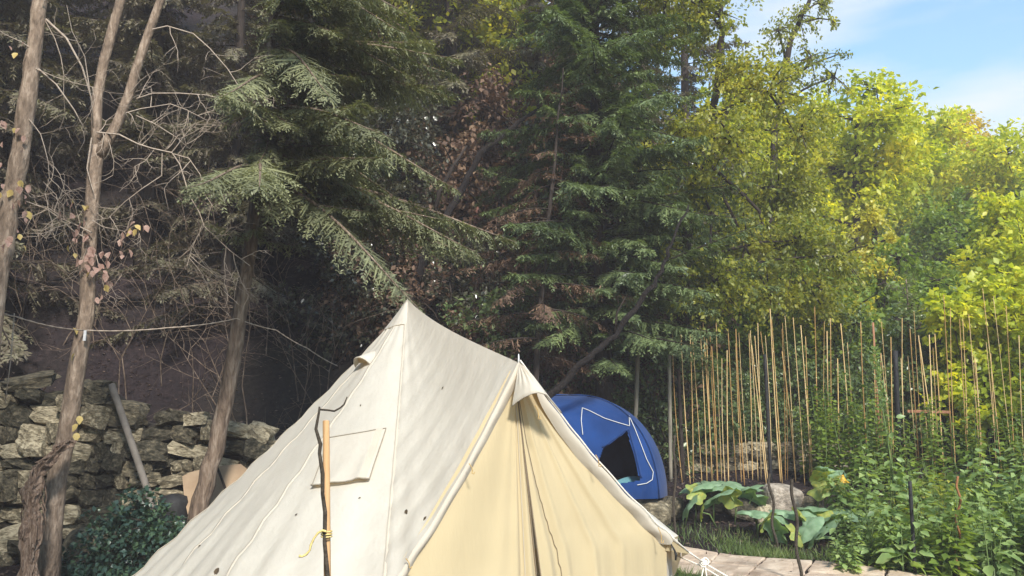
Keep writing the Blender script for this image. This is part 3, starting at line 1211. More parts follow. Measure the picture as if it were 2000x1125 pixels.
def conifer_parts(r, trunk_pts, z0, z1, len0, len1, step, droop=0.35, bias=None, shoot=0.06, tw_step=0.07, sw=0.013, extra=(), rise=0.05):
    """returns foliage V,T and a MB of branch wood; trunk_pts world points"""
    tp = [Vector(p) for p in trunk_pts]

    def tr_at(z):
        for i in range(len(tp) - 1):
            if tp[i].z <= z <= tp[i + 1].z:
                f = (z - tp[i].z) / max(tp[i + 1].z - tp[i].z, 1e-6)
                return tp[i].lerp(tp[i + 1], f)
        return tp[-1] if z > tp[-1].z else tp[0]

    br = []
    z = z0
    while z < z1:
        f = (z - z0) / (z1 - z0)
        L = (len0 * (1 - f) + len1 * f) * r.uniform(0.4, 1.2)
        if bias is None:
            a_ = r.uniform(0, 2 * math.pi)
        else:
            a_ = max(bias[0] - 1.0, min(bias[0] + 1.1, bias[0] + r.normal() * bias[1]))
        br.append((tr_at(z), a_, L, rise + r.normal() * 0.14, droop * r.uniform(0.35, 1.6)))
        z += step * r.uniform(0.6, 1.4)
    for e in extra:
        br.append((tr_at(e[0]), e[1], e[2], e[3], e[4]))
    mb = MB()
    TS, TD, TL, TN = [], [], [], []
    for (b0, a_, L, ri, dr) in br:
        h = np.array([math.cos(a_), math.sin(a_), 0])
        sd = np.array([-math.sin(a_), math.cos(a_), 0])
        n = 12
        tt = np.linspace(0, 1, n)
        curl = r.normal() * 0.12
        up = np.array([0, 0, 1.0])

        def bp(t):
            t = np.asarray(t)[..., None]
            return np.array(b0) + h * L * t * (1 - 0.06 * t) + sd * curl * L * t * t + up * L * (ri * t - dr * t * t + 0.30 * dr * t ** 4)
        pts = bp(tt)
        mb.tube([Vector(p) for p in pts], [max(0.003, 0.012 * L * (1 - 0.9 * k)) for k in tt], 5, cap=False)
        nt = int(L * 0.85 / tw_step)
        if nt < 2:
            continue
        t0 = np.repeat(np.linspace(0.14, 0.985, nt), 2) + r.uniform(-0.01, 0.01, nt * 2)
        sg = np.tile([1, -1], nt)
        q = bp(t0)
        q2 = bp(t0 + 0.02)
        ax = unit(q2 - q)
        ang = np.radians(r.uniform(42, 68, nt * 2))[:, None]
        sv = unit(np.cross(ax, up)) * -1
        d = ax * np.cos(ang) + sv * sg[:, None] * np.sin(ang) + up * (-0.1 - 0.9 * r.uniform(0, 1, (nt * 2, 1)) ** 1.5)
        l = (0.40 * L * (1 - t0) ** 0.8 * 0.62 + 0.10) * r.uniform(0.6, 1.15, nt * 2) * np.clip((t0 - 0.05) * 4, 0.35, 1)
        TS.append(q)
        TD.append(unit(d))
        TL.append(np.clip(l, 0.05, 0.6))
        TN.append(unit(np.cross(np.cross(ax, up), ax)) + r.normal(size=(nt * 2, 3)) * 0.25)
        # leader
        TS.append(pts[-2:-1])
        TD.append(unit(pts[-1:] - pts[-2:-1]))
        TL.append(np.array([0.2]))
        TN.append(np.array([[0, 0, 1.0]]))
    TS = np.concatenate(TS)
    TD = np.concatenate(TD)
    TL = np.concatenate(TL)
    TN = np.concatenate(TN)
    Vp = []
    # woody twigs as slim strips of needles
    Vp.append(diamonds(TS, TD, TN, TL, sw * 1.2, 0.1, 0.4))
    K = 20
    fr = np.linspace(0.06, 1.0, K)
    keep_n = np.maximum(4, (TL / 0.026).astype(int))
    for k in range(K):
        # spread the shoots so that long twigs get more of them
        sel = keep_n > k
        if not sel.any():
            continue
        f = ((k + 0.5) / np.minimum(keep_n[sel], K))[:, None]
        p = TS[sel] + TD[sel] * TL[sel][:, None] * f + np.array([0, 0, -1.0]) * (TL[sel][:, None] * f * f * 0.25)
        S = unit(np.cross(TD[sel], TN[sel]))
        for sg in (1, -1):
            d = TD[sel] * 0.75 + S * sg * 0.65 + np.array([0, 0, -0.12]) + r.normal(size=p.shape) * 0.32
            l = shoot * (1.15 - 0.55 * f[:, 0]) * r.uniform(0.7, 1.3, len(p))
            Vp.append(diamonds(p, d, TN[sel], l, sw * r.uniform(0.8, 1.2, len(p)), 0.15, 0.5))
    V, T = cat(Vp)
    return V, T, mb


def conifer(name, label, trunk, radii, z0, z1, len0, len1, step, leafm, barkm, seed, group=None, **kw):
    r = np.random.RandomState(seed)
    base = Vector(trunk[0])
    t = thing(name, label, 'tree', base, group)
    tp = [Vector(p) for p in trunk]
    dens = []
    for i in range(len(tp) - 1):
        for k in range(4):
            dens.append(tp[i].lerp(tp[i + 1], k / 4) + Vector((r.normal() * 0.01, r.normal() * 0.01, 0)))
    dens.append(tp[-1])
    m = len(dens)
    mb = MB()
    mb.tube(dens, [radii[0] + (radii[1] - radii[0]) * i / (m - 1) for i in range(m)], 10)
    mb.build('trunk', barkm, t)
    V, T, bm_ = conifer_parts(r, tp, z0, z1, len0, len1, step, **kw)
    bm_.build('branches', barkm, t)
    np_mesh('crown', V, T, leafm, t)
    return t


def gpt(px, py, Y):
    """ground point straight below a picture point at depth Y"""
    p = at(px, py, Y)
    return Vector((p.x, p.y, gz(p.x, p.y) - 0.04))


# ------------------------------------------------------------------ leaning spruce beside the tent
sp = [gpt(362, 1120, 9.0), at(385, 1010, 9.0), at(420, 880, 9.0), at(455, 700, 9.0), at(480, 540, 9.0), at(497, 420, 9.02), at(512, 290, 9.05), at(528, 130, 9.1), at(536, 0, 9.15), at(545, -180, 9.2), at(550, -500, 9.3), at(552, -800, 9.4)]
zb = at(490, 400, 9).z
conifer('spruce_tree', 'slim leaning spruce with drooping grey-green sprays behind the canvas tent', sp, (0.10, 0.025), zb, at(552, -780, 9.4).z, 2.25, 0.7, 0.040,
        M['lf_spruce'], M['bark'], 11, droop=0.42, bias=(-0.35, 0.6), shoot=0.066, sw=0.017, tw_step=0.052,
        extra=[(at(500, 345, 9).z, 0.02, 2.95, 0.02, 0.33), (at(500, 380, 9).z, 0.12, 2.5, -0.05, 0.35), (at(505, 330, 9).z, -0.15, 2.6, -0.08, 0.45),
               (at(490, 470, 9).z, -2.2, 0.5, 0.2, 0.1), (at(490, 470, 9).z, 0.3, 0.55, 0.1, 0.2), (at(490, 460, 9).z, -1.2, 0.5, 0.1, 0.2),
               (at(505, 230, 9).z, -0.3, 1.5, 0.25, 0.3), (at(505, 180, 9).z, -0.2, 1.6, 0.3, 0.25), (at(505, 120, 9).z, -0.5, 1.4, 0.3, 0.3)])

# big fir to the right of it
fb = gpt(1180, 900, 13.9)
fir = [fb, fb + Vector((0.02, 0, 3)), fb + Vector((-0.05, 0.05, 6.5)), fb + Vector((0, 0, 10.5)), fb + Vector((0.05, 0, 13.5))]
conifer('fir_tree', 'broad dark-green fir with layered feathery branches above the blue tent', fir, (0.16, 0.03), 3.0, 13.2, 2.6, 0.8, 0.030,
        M['lf_fir'], M['bark_dark'], 12, droop=0.28, shoot=0.09, tw_step=0.08, sw=0.024, rise=0.12,
        extra=[(2.9, -0.4, 1.9, 0.05, 0.3), (3.1, -0.9, 1.7, 0.05, 0.3), (3.3, 0.1, 2.1, 0.05, 0.35), (3.6, -0.6, 2.0, 0.1, 0.35), (3.7, -1.6, 1.8, 0.1, 0.3)] + [(2.6 + 0.33 * k_, -1.57 + 0.75 * math.sin(k_ * 2.3), 1.9 + 0.5 * math.sin(k_ * 1.7), 0.1, 0.3) for k_ in range(20)])

# background conifers standing in the shade of the bank
d1 = Vector((0, 0, 0))
rootc = conifer('dark_conifer', 'tall shaded conifer behind the bare trees', [d1, d1 + Vector((0, 0, 4)), d1 + Vector((0.1, 0, 8)), d1 + Vector((0, 0.1, 11))], (0.15, 0.03), 0.7, 10.8, 2.3, 0.5, 0.085,
                M['lf_fir_dark'], M['bark_dark'], 13, group='tall shaded conifers behind the bare trees', droop=0.35, shoot=0.11, tw_step=0.10, sw=0.03)
spots = [(-6.3, 14.6, 0.4, 1.0), (-3.9, 15.8, 1.9, 1.1), (-1.2, 16.4, 3.0, 1.1), (-8.4, 13.2, 4.1, 1.05), (0.6, 18.6, 0.9, 1.05), (3.0, 18.6, 2.2, 0.95), (-5.2, 18.5, 1.2, 1.2), (-2.6, 20.0, 2.7, 1.2), (0.2, 21.5, 0.2, 1.2), (2.2, 23.0, 3.9, 1.2), (-8.5, 17.5, 5.2, 1.2), (4.6, 22.0, 4.6, 1.1), (-9.6, 15.6, 3.3, 1.2), (-7.2, 16.2, 0.7, 1.1), (-4.6, 13.9, 2.0, 0.8)]
for i, (x, y, a_, s) in enumerate(spots):
    p = (x, y, gz(x, y) - 0.1)
    if i == 0:
        rootc.location = p
        rootc.rotation_euler = (0, 0, a_)
    else:
        pxl = 1000 + x / y * F
        lab = 'tall shaded conifer behind the bare trees' if pxl < 400 else 'tall shaded conifer up the bank behind the spruce' if pxl < 800 else 'tall shaded conifer up the bank behind the fir'
        dup(rootc, p, a_, s, lab, lab.replace('conifer', 'conifers'))
# the wood goes on left of the view: unseen conifers added for shade
for i, (x, y, a_, s) in enumerate([(-9.6, 9.6, 0.3, 1.1), (-9.8, 11.6, 1.3, 1.15), (-11.2, 13.0, 2.3, 1.2), (-11.4, 10.4, 4.3, 1.2), (-11.2, 8.4, 5.3, 1.0), (-10.3, 14.4, 0.9, 1.2)]):
    dup(rootc, (x, y, gz(x, y) - 0.1), a_, s, 'tall unseen conifer of the wood left of the stone wall, added for shade')

# dead brown boughs hanging inside the fir
db = gpt(1040, 760, 12.9)
dd_ = conifer('dead_conifer', 'half-dead conifer with rust-brown hanging needles', [db, db + Vector((0.1, 0, 2.5)), db + Vector((0.35, 0, 5.0)), db + Vector((0.5, 0, 6.5))], (0.06, 0.008), 2.4, 6.9, 1.6, 0.4, 0.08,
              M['lf_brown'], M['bark_dark'], 14, droop=0.42, shoot=0.09, tw_step=0.10, sw=0.018, rise=0.15)

# leaning dead trunk and bare dark pole-like trunk
def rough_line(P, Rr, seed, n=5, j=0.016):
    q = np.random.RandomState(seed)
    o1, o2 = [], []
    for i in range(len(P) - 1):
        for k in range(n):
            f = k / n
            o1.append(Vector(P[i]).lerp(Vector(P[i + 1]), f) + Vector(q.normal(0, j, 3)) * (0 if i == 0 and k == 0 else 1))
            o2.append((Rr[i] * (1 - f) + Rr[i + 1] * f) * q.uniform(0.82, 1.2))
    o1.append(Vector(P[-1]))
    o2.append(Rr[-1])
    return o1, o2


mb = MB()
lt = [gpt(640, 930, 13.6), at(742, 760, 13.7), at(800, 590, 13.8), at(838, 470, 13.9), at(905, 370, 14.0), at(940, 300, 14.0), at(1015, 235, 14.1), at(1090, 190, 14.1), at(1180, 120, 14.2)]
lt, mr = rough_line(lt, [0.09, 0.085, 0.075, 0.065, 0.055, 0.05, 0.04, 0.03, 0.012], 3)
mb.tube(lt, mr, 9)
o = thing('leaning_dead_tree', 'dull dark dead trunk leaning across the dark wood', 'tree', lt[0])
mb.build('trunk', M['bark_black'], o)
mb = MB()
mb.tube([at(845, 440, 12.95), at(858, 375, 12.85), at(885, 325, 12.8), at(912, 285, 12.8)], [0.03, 0.035, 0.03, 0.015], 6)
mb.build('branch', M['bark_dark'], o)
mb = MB()
dt = [gpt(930, 905, 11.3), at(1010, 830, 11.3), at(1096, 752, 11.3), at(1150, 700, 11.3), at(1200, 655, 11.3), at(1250, 590, 11.3), at(1290, 530, 11.3), at(1310, 480, 11.3), at(1345, 400, 11.4)]
dt, mr = rough_line(dt, [0.05, 0.048, 0.045, 0.042, 0.038, 0.033, 0.028, 0.022, 0.010], 4)
mb.tube(dt, mr, 8)
o = thing('slanting_tree', 'slender black bare trunk slanting up behind the blue tent', 'tree', dt[0])
mb.build('trunk', M['bark_black'], o)
mb = MB()
mb.tube([at(1200, 655, 11.3), at(1205, 610, 11.25), at(1225, 575, 11.2)], [0.02, 0.014, 0.005], 5)
mb.build('branch', M['bark_dark'], o)
for (px, Y, r_, top, lab) in ((1108, 14.6, 0.085, 420, 'straight dark trunk standing just behind the blue tent'), (1195, 15.2, 0.09, 380, 'straight brown trunk in the shade right of the blue tent peak'),
                              (922, 15.5, 0.10, 380, 'reddish upright trunk in the gloom behind the porch ridge')):
    b_ = gpt(px, 800, Y)
    mb = MB()
    q = at(px + 12, top, Y)
    mb.tube([b_, b_.lerp(q, 0.3) + Vector((0.03, 0, 0)), b_.lerp(q, 0.7) - Vector((0.02, 0, 0)), q], [r_ * 1.2, r_, r_ * 0.85, r_ * 0.6], 9)
    o = thing('tree_trunk', lab, 'tree', b_)
    mb.build('trunk', M['bark_red'], o)

# ------------------------------------------------------------------ bare trees on the left
def twiggy(mb, start, d, L, rad, depth, r, bend=0.35):
    """wiry branching twig"""
    p = Vector(start)
    d = Vector(d).normalized()
    n = 6
    pts = [p.copy()]
    kids = []
    for i in range(n):
        d = (d + Vector((r.normal(), r.normal() * 0.5, r.normal() - 0.10)) * bend * 0.5).normalized()
        p = p + d * (L / n)
        pts.append(p.copy())
        if depth > 0 and i > 0 and r.uniform() < 0.75:
            kids.append((p.copy(), d.copy()))
    mb.tube(pts, [rad * (1 - 0.75 * i / n) for i in range(n + 1)], 4, cap=False)
    for (q, dq) in kids:
        s = 1 if r.uniform() < 0.5 else -1
        e = (dq + Vector((-dq.z, r.normal() * 0.4, dq.x)) * s * r.uniform(0.6, 1.2)).normalized()
        twiggy(mb, q, e, L * r.uniform(0.35, 0.6), rad * 0.55, depth - 1, r, bend)
    return pts


leaf_me = None


def big_leaf_mesh(name, mat, L=1.0, Wd=0.6, lobes=0):
    """ovate leaf of unit length along +X with midrib fold and drooping tip"""
    n = 7
    V, Fc = [], []
    for i in range(n):
        t = i / (n - 1)
        w = Wd * 0.5 * math.sin(math.pi * min(1, t ** 0.8)) * (1 + (0.12 if i % 2 else -0.05))
        if i in (0, n - 1):
            w = 0.01
        z = -0.22 * t * t
        V += [(L * t, -w, z + 0.3 * w), (L * t, 0, z), (L * t, w, z + 0.3 * w)]
    for i in range(n - 1):
        for k in (0, 1):
            a_ = i * 3 + k
            Fc.append((a_, a_ + 1, a_ + 4, a_ + 3))
    me = bpy.data.meshes.new(name)
    me.from_pydata(V, [], Fc)
    me.materials.append(mat)
    me.polygons.foreach_set('use_smooth', [True] * len(me.polygons))
    return me


LM_pink = big_leaf_mesh('leaf', M['lf_pink'], 1, 0.72)
LM_tan = big_leaf_mesh('leaf', M['lf_tan'], 1, 0.72)
LM_garden = big_leaf_mesh('leaf', M['lf_garden'], 1, 0.55)


def leaf_obj(me, root, p, d, size, roll=0.0):
    o = bpy.data.objects.new('leaf', me)
    COL.objects.link(o)
    o.parent = root
    o.location = Vector(p) - Vector(root['_loc'])
    q = Vector(d).to_track_quat('X', 'Z')
    o.rotation_euler = (q.to_matrix() @ Matrix.Rotation(roll, 3, 'X')).to_euler()
    o.scale = (size, size, size)
    return o


# tree A, at the edge of the view
r = np.random.RandomState(21)
ta = [Vector((at(-70, 1240, 6.5).x, 6.5, gz(-4.1, 6.5) - 0.03)), at(-55, 900, 6.5), at(-25, 700, 6.5), at(0, 510, 6.5), at(16, 410, 6.5), at(36, 320, 6.5), at(52, 210, 6.5), at(66, 100, 6.5), at(78, 0, 6.5), at(95, -200, 6.55), at(100, -420, 6.6)]
trA = thing('bare_tree', 'thick-barked bare tree trunk with a few faded pink leaves by the cord', 'tree', ta[0])
mb = MB()
den = []
for i in range(len(ta) - 1):
    for k in range(4):
        den.append(ta[i].lerp(ta[i + 1], k / 4) + Vector((r.normal() * 0.004, r.normal() * 0.004, 0)))
den.append(ta[-1])
mb.tube(den, [0.095 - 0.05 * i / len(den) + 0.004 * r.normal() for i in range(len(den))], 12)
mb.build('trunk', M['bark_pale'], trA)
mb = MB()
for (px, py, ang, L) in ((88, 40, -40, 0.9), (45, 220, -50, 0.8), (70, 100, 160, 0.7), (30, 380, 170, 0.4), (10, 470, 200, 0.5), (80, 20, 60, 0.9), (60, 130, -20, 0.8)):
    a_ = math.radians(ang)
    twiggy(mb, at(px, py, 6.48), (math.cos(a_), 0.25 * r.normal(), math.sin(a_)), L, 0.005, 2, r)
pth = [at(90, 38, 6.5), at(130, 75, 6.48), at(160, 130, 6.5), at(178, 190, 6.6), at(182, 250, 6.7)]
mb.tube(pth, [0.011, 0.009, 0.008, 0.006, 0.004], 5)
pth = [at(70, 130, 6.5), at(110, 165, 6.48), at(145, 215, 6.5), at(172, 265, 6.6)]
mb.tube(pth, [0.008, 0.007, 0.006, 0.003], 5)
mb.build('twigs', M['twig_pale'], trA)
for k in range(34):
    px = r.uniform(-5, 50)
    py = r.choice([r.uniform(80, 130), r.uniform(230, 300), r.uniform(300, 480), r.uniform(340, 400)])
    if k % 3 == 0:
        px += 10
        py = r.uniform(360, 480)
    leaf_obj(LM_pink if k % 4 else LM_tan, trA, at(px, py, 6.40 + 0.03 * r.normal()), (r.normal() * 0.5, r.normal() * 0.5, -1), r.uniform(0.04, 0.075), r.uniform(-1.5, 1.5))

# tree B, the forked one
r = np.random.RandomState(22)
tb = [Vector((at(95, 1160, 8.0).x, 8.0, gz(-4.2, 8.0) - 0.03)), at(100, 1040, 8.0), at(112, 930, 8.0), at(132, 840, 8.0), at(150, 720, 8.0), at(170, 610, 8.0), at(172, 520, 8.0), at(178, 420, 8.0), at(186, 320, 8.0), at(192, 285, 8.0)]
trB = thing('forked_tree', 'slender bare tree forking into two stems with wiry twigs', 'tree', tb[0])
mb = MB()
mb.tube(tb, [0.10, 0.092, 0.085, 0.082, 0.078, 0.07, 0.066, 0.064, 0.066, 0.06], 12)
s1 = [at(190, 300, 8.0), at(188, 240, 8.0), at(190, 190, 8.0), at(203, 120, 8.0), at(222, 50, 8.0), at(236, 0, 8.0), at(260, -110, 8.05), at(290, -320, 8.1)]
mb.tube(s1, [0.055, 0.05, 0.05, 0.049, 0.048, 0.046, 0.04, 0.03], 10)
s2 = [at(186, 312, 8.0), at(205, 285, 7.98), at(228, 245, 7.97), at(250, 190, 7.96), at(268, 130, 7.96), at(292, 60, 7.96), at(316, -5, 7.95), at(350, -110, 7.95), at(410, -300, 7.95)]
mb.tube(s2, [0.05, 0.056, 0.05, 0.046, 0.044, 0.042, 0.04, 0.034, 0.025], 10)
mb.build('trunk', M['bark_pale'], trB)
mb = MB()


def poly(pts, r0, r1, kids=0, kl=0.5, Y=7.9):
    P = [at(x, y, Y) + Vector((0, r.normal() * 0.03, 0)) for x, y in pts]
    n = len(P)
    mb.tube(P, [r0 + (r1 - r0) * i / (n - 1) for i in range(n)], 5, cap=False)
    for k in range(kids):
        i = r.randint(1, n)
        d = (P[i] - P[i - 1]).normalized()
        s = 1 if r.uniform() < 0.5 else -1
        e = d * 0.5 + Vector((-d.z, 0.4 * r.normal(), d.x)) * s
        twiggy(mb, P[i].lerp(P[i - 1], r.uniform()), e, kl * r.uniform(0.5, 1.2), r1 * 1.3 + 0.0012, 1, r)


poly([(298, 58), (330, 55), (375, 63), (410, 95), (445, 135), (480, 190), (490, 210)], 0.008, 0.003, 4, 0.45)
poly([(262, 188), (300, 184), (350, 182), (405, 187), (450, 198), (475, 212), (520, 235)], 0.008, 0.003, 5, 0.45)
poly([(248, 222), (275, 213), (335, 205), (365, 215), (400, 232)], 0.006, 0.003, 5, 0.4)
poly([(188, 258), (205, 258), (240, 268), (270, 282), (300, 292), (338, 300), (350, 320), (362, 350), (370, 380), (390, 415), (397, 440), (388, 462), (372, 485), (365, 520)], 0.009, 0.003, 14, 0.5)
poly([(397, 440), (420, 462), (450, 490), (490, 520)], 0.007, 0.003, 6, 0.4)
poly([(338, 300), (370, 310), (390, 340), (400, 380), (420, 410)], 0.006, 0.003, 5, 0.4)
poly([(300, 292), (285, 315), (262, 325), (255, 345)], 0.005, 0.002, 4, 0.3)
poly([(318, 300), (312, 340), (280, 370), (245, 395), (210, 425), (190, 432)], 0.006, 0.002, 6, 0.3)
poly([(265, 225), (300, 240), (340, 265), (370, 290), (410, 230)], 0.006, 0.002, 7, 0.4)
poly([(180, 270), (172, 330), (178, 360), (184, 375)], 0.007, 0.004, 0)
poly([(185, 265), (180, 180), (165, 110), (140, 60), (130, 10)], 0.007, 0.003, 2, 0.4, 8.05)
poly([(180, 455), (150, 440), (115, 425), (85, 405), (55, 395)], 0.008, 0.003, 9, 0.35)
poly([(176, 470), (145, 452), (120, 430), (108, 380), (85, 355)], 0.006, 0.002, 7, 0.3)
poly([(165, 480), (190, 500), (195, 540), (208, 580)], 0.006, 0.002, 6, 0.3)
poly([(180, 430), (205, 445), (240, 450), (270, 440)], 0.005, 0.002, 4, 0.3)
mb.build('twigs', M['twig_pale'], trB)
for k in range(64):
    c = [(165, 480, 30, 40), (155, 455, 30, 20), (205, 545, 12, 35), (235, 470, 25, 20), (265, 445, 14, 8), (195, 500, 20, 30), (140, 400, 25, 15), (175, 520, 25, 25)][k % 8]
    leaf_obj(LM_pink if k % 6 else LM_tan, trB, at(c[0] + r.normal() * c[2] * 0.6, c[1] + r.normal() * c[3] * 0.6, 7.85 + 0.06 * r.normal()), (r.normal() * 0.6, r.normal() * 0.5, -0.9), r.uniform(0.05, 0.09), r.uniform(-1.5, 1.5))
for (px, py) in ((143, 640), (146, 690), (152, 828), (150, 845), (155, 812)):
    leaf_obj(LM_tan, trB, at(px, py, 7.9), (r.normal() * 0.6, -0.3, -0.9), 0.08, r.uniform(-1, 1))

# gnarled old stump
r = np.random.RandomState(23)
tg = [Vector((at(50, 1170, 7.6).x, 7.6, gz(-4.2, 7.6) - 0.03)), at(58, 1090, 7.6), at(64, 1010, 7.6), at(60, 960, 7.6), at(80, 915, 7.62), at(108, 885, 7.65), at(135, 862, 7.7)]
stp = thing('old_stump', 'gnarled stump with shaggy peeling bark in front of the stone wall', 'stump', tg[0])
mb = MB()
n_, sg = 40, 18
rows = []
for i in range(n_ + 1):
    f = i / n_ * (len(tg) - 1)
    k = min(int(f), len(tg) - 2)
    c = tg[k].lerp(tg[k + 1], f - k)
    rad = 0.075 + 0.015 * math.sin(i * 0.7) + (0.04 if i < 4 else 0) - 0.02 * (i / n_)
    rows.append([c + Vector((math.cos(2 * math.pi * j / sg), math.sin(2 * math.pi * j / sg), 0.2 * math.sin(j))) * (rad * (1 + 0.25 * math.sin(j * 2.5 + i * 0.05) + 0.14 * r.normal())) for j in range(sg)])
mb.grid(rows, close=True)
mb.f.append(tuple(range(n_ * sg, (n_ + 1) * sg)))
mb.build('trunk', M['bark_shag'], stp, smoothed=False)
for k in range(9):
    mb = MB()
    f = r.uniform(0.3, 5.5)
    i = min(int(f), len(tg) - 2)
    c = tg[i].lerp(tg[i + 1], f - i)
    a_ = r.uniform(0, 6.28)
    q = c + Vector((math.cos(a_), math.sin(a_), 0)) * 0.075
    mb.tube([q, q + Vector((math.cos(a_) * 0.03 + r.normal() * 0.02, math.sin(a_) * 0.03, -0.12)), q + Vector((math.cos(a_) * 0.02 + r.normal() * 0.03, math.sin(a_) * 0.02, -0.26))], [0.008, 0.007, 0.002], 4)
    mb.build('bark_strip', M['bark_shag'], stp)


# ------------------------------------------------------------------ dry-stone wall on the left
def stone_mesh(name, mat, seed, sub=2, sharp=0.22):
    import bmesh
    rr = np.random.RandomState(seed)
    bm = bmesh.new()
    bmesh.ops.create_cube(bm, size=1.0)
    bmesh.ops.subdivide_edges(bm, edges=bm.edges[:], cuts=2, use_grid_fill=True)
    for v in bm.verts:
        c = Vector(v.co)
        s_ = c.normalized() * 0.62
        v.co = c.lerp(s_, 0.35) + Vector(rr.normal(0, 0.055, 3))
    me = bpy.data.meshes.new(name)
    bm.to_mesh(me)
    bm.free()
    me.materials.append(mat)
    return me


STONES = [stone_mesh('stone', M['stone'], 100 + k) for k in range(9)]
rr = random.Random(31)
wall = thing('stone_wall', 'tumbledown dry-stone wall behind the forked tree', 'wall', (-4.6, 10.1, gz(-4.6, 10.1)))
wx0, wx1 = -6.6, -2.35


def wtop(x):
    # picture height of the wall top at depth 10
    px = 1000 + x / 10.1 * F
    py = np.interp(px, [-200, 0, 60, 120, 170, 215, 250, 290, 330, 420, 500, 545, 600], [735, 738, 742, 770, 752, 748, 790, 812, 806, 828, 828, 845, 870])
    return at(px, float(py), 10.1).z


mb = MB()
rows = []
for k in range(41):
    x = wx0 + (wx1 - wx0) * k / 40
    zt = wtop(x) - 0.10
    zb_ = gz(x, 10.1) - 0.1
    rows.append([(x, 9.98, zb_), (x, 10.03, zb_ + (zt - zb_) * 0.5), (x, 10.05, zt - 0.03), (x, 10.4, zt), (x, 10.6, zt - 0.05), (x, 10.6, zb_)])
mb.grid(rows)
mb.build('core', M['rubble'], wall, smoothed=False)
cnt = 0
z_rel = 0.0
for course in range(14):
    ch = rr.uniform(0.13, 0.24)
    x = wx0 + rr.uniform(0, 0.2)
    while x < wx1:
        w = rr.choice([0.14, 0.18, 0.24, 0.3, 0.38, 0.5]) * rr.uniform(0.85, 1.15)
        xc = x + w / 2
        zb_ = gz(xc, 10.0)
        zc = zb_ + z_rel + ch / 2
        if zc + ch * 0.25 < wtop(xc) and cnt < 285:
            h = ch * rr.uniform(0.75, 1.2)
            o = bpy.data.objects.new('stone', rr.choice(STONES))
            COL.objects.link(o)
            o.parent = wall
            o.location = Vector((xc, 9.98 + rr.uniform(-0.05, 0.06), zc + rr.uniform(-0.03, 0.03))) - Vector(wall['_loc'])
            o.rotation_euler = (rr.uniform(-0.25, 0.25), rr.uniform(-0.28, 0.28), rr.uniform(-0.3, 0.3))
            o.scale = (w * 1.02, rr.uniform(0.2, 0.34), h)
            cnt += 1
        x += w + rr.uniform(0.0, 0.02)
    z_rel += ch * 0.97
# coping boulders that show on top
for (px, py, w, h) in ((185, 765, 0.40, 0.24), (385, 820, 0.25, 0.14), (510, 845, 0.28, 0.18), (335, 818, 0.25, 0.15), (60, 745, 0.5, 0.13), (140, 790, 0.24, 0.2), (190, 812, 0.3, 0.26), (505, 880, 0.34, 0.24), (225, 905, 0.2, 0.2), (20, 945, 0.26, 0.3), (70, 870, 0.3, 0.24)):
    o = bpy.data.objects.new('stone', rr.choice(STONES))
    COL.objects.link(o)
    o.parent = wall
    o.location = at(px, py, 9.93) - Vector(wall['_loc'])
    o.rotation_euler = (rr.uniform(-0.3, 0.3), rr.uniform(-0.35, 0.35), rr.uniform(-0.4, 0.4))
    o.scale = (w, 0.3, h)

# boulder and rubble at its foot
def boulder(px, py, Y, s, label, name='boulder', group=None, seed=0, mat='rock', sink=True):
    p = at(px, py, Y)
    rr_ = random.Random(seed)
    o = bpy.data.objects.new(name, stone_mesh('boulder', M[mat], 300 + seed))
    COL.objects.link(o)
    zc = max(p.z, gz(p.x, p.y) + s[2] * 0.3)
    if zc - s[2] * 0.5 > gz(p.x, p.y) - 0.02:
        zc = gz(p.x, p.y) + s[2] * 0.42
    o.location = (p.x, p.y, zc)
    o.scale = s
    o.rotation_euler = (rr_.uniform(-0.2, 0.2), rr_.uniform(-0.25, 0.25), rr_.uniform(-0.6, 0.6))
    sb = o.modifiers.new('round', 'SUBSURF')
    sb.levels = 1
    sb.render_levels = 1
    return tag(o, label, 'rock', group)


boulder(185, 1005, 9.2, (0.6, 0.4, 0.55), 'mossy grey boulder at the foot of the stone wall', seed=1, mat='stone')

# grey pole leaning on the wall
mb = MB()
b0 = Vector((at(352, 1110, 9.0).x, 9.0, gz(-3.4, 9.0)))
mb.tube([b0, b0.lerp(at(218, 752, 9.75), 0.5) + Vector((0.01, 0, 0.01)), at(218, 752, 9.75)], [0.035, 0.037, 0.038], 10)
mesh_thing(mb, 'leaning_pole', M['pipe'], 'plain grey pole leaning on the stone wall', 'pole', b0)

# tan board propped behind the tent
bd = [(356, 930), (372, 922), (400, 915), (440, 909), (470, 906), (488, 920), (496, 940), (480, 965), (450, 990), (415, 1012), (376, 1034), (368, 1010), (360, 975)]
bp3 = []
for (x, y) in bd:
    Yd = 9.35 + (1034 - y) * 0.0032
    bp3.append(at(x, y, Yd))
lowest = min(bp3, key=lambda p: p.z)
nrm = (bp3[4] - bp3[0]).cross(bp3[10] - bp3[0]).normalized()
if nrm.y < 0:
    nrm = -nrm
boardt = thing('curved_board', 'tan rounded board propped against the stone wall', 'board', (lowest.x, lowest.y, gz(lowest.x, lowest.y)))
mb = MB()
mb.slab(bp3, nrm, 0.025)
mb.build('panel', M['board'], boardt, smoothed=False)
mb = MB()
leg = at(380, 1010, 9.45)
mb.tube([Vector((leg.x, leg.y + 0.08, gz(leg.x, leg.y))), at(366, 935, 9.75)], 0.025, 6)
mb.tube([at(424, 912, 9.68), at(452, 985, 9.40)], 0.014, 6)  # thin dark bar in front of the board
mb.build('dark_bars', M['bark_dark'], boardt)

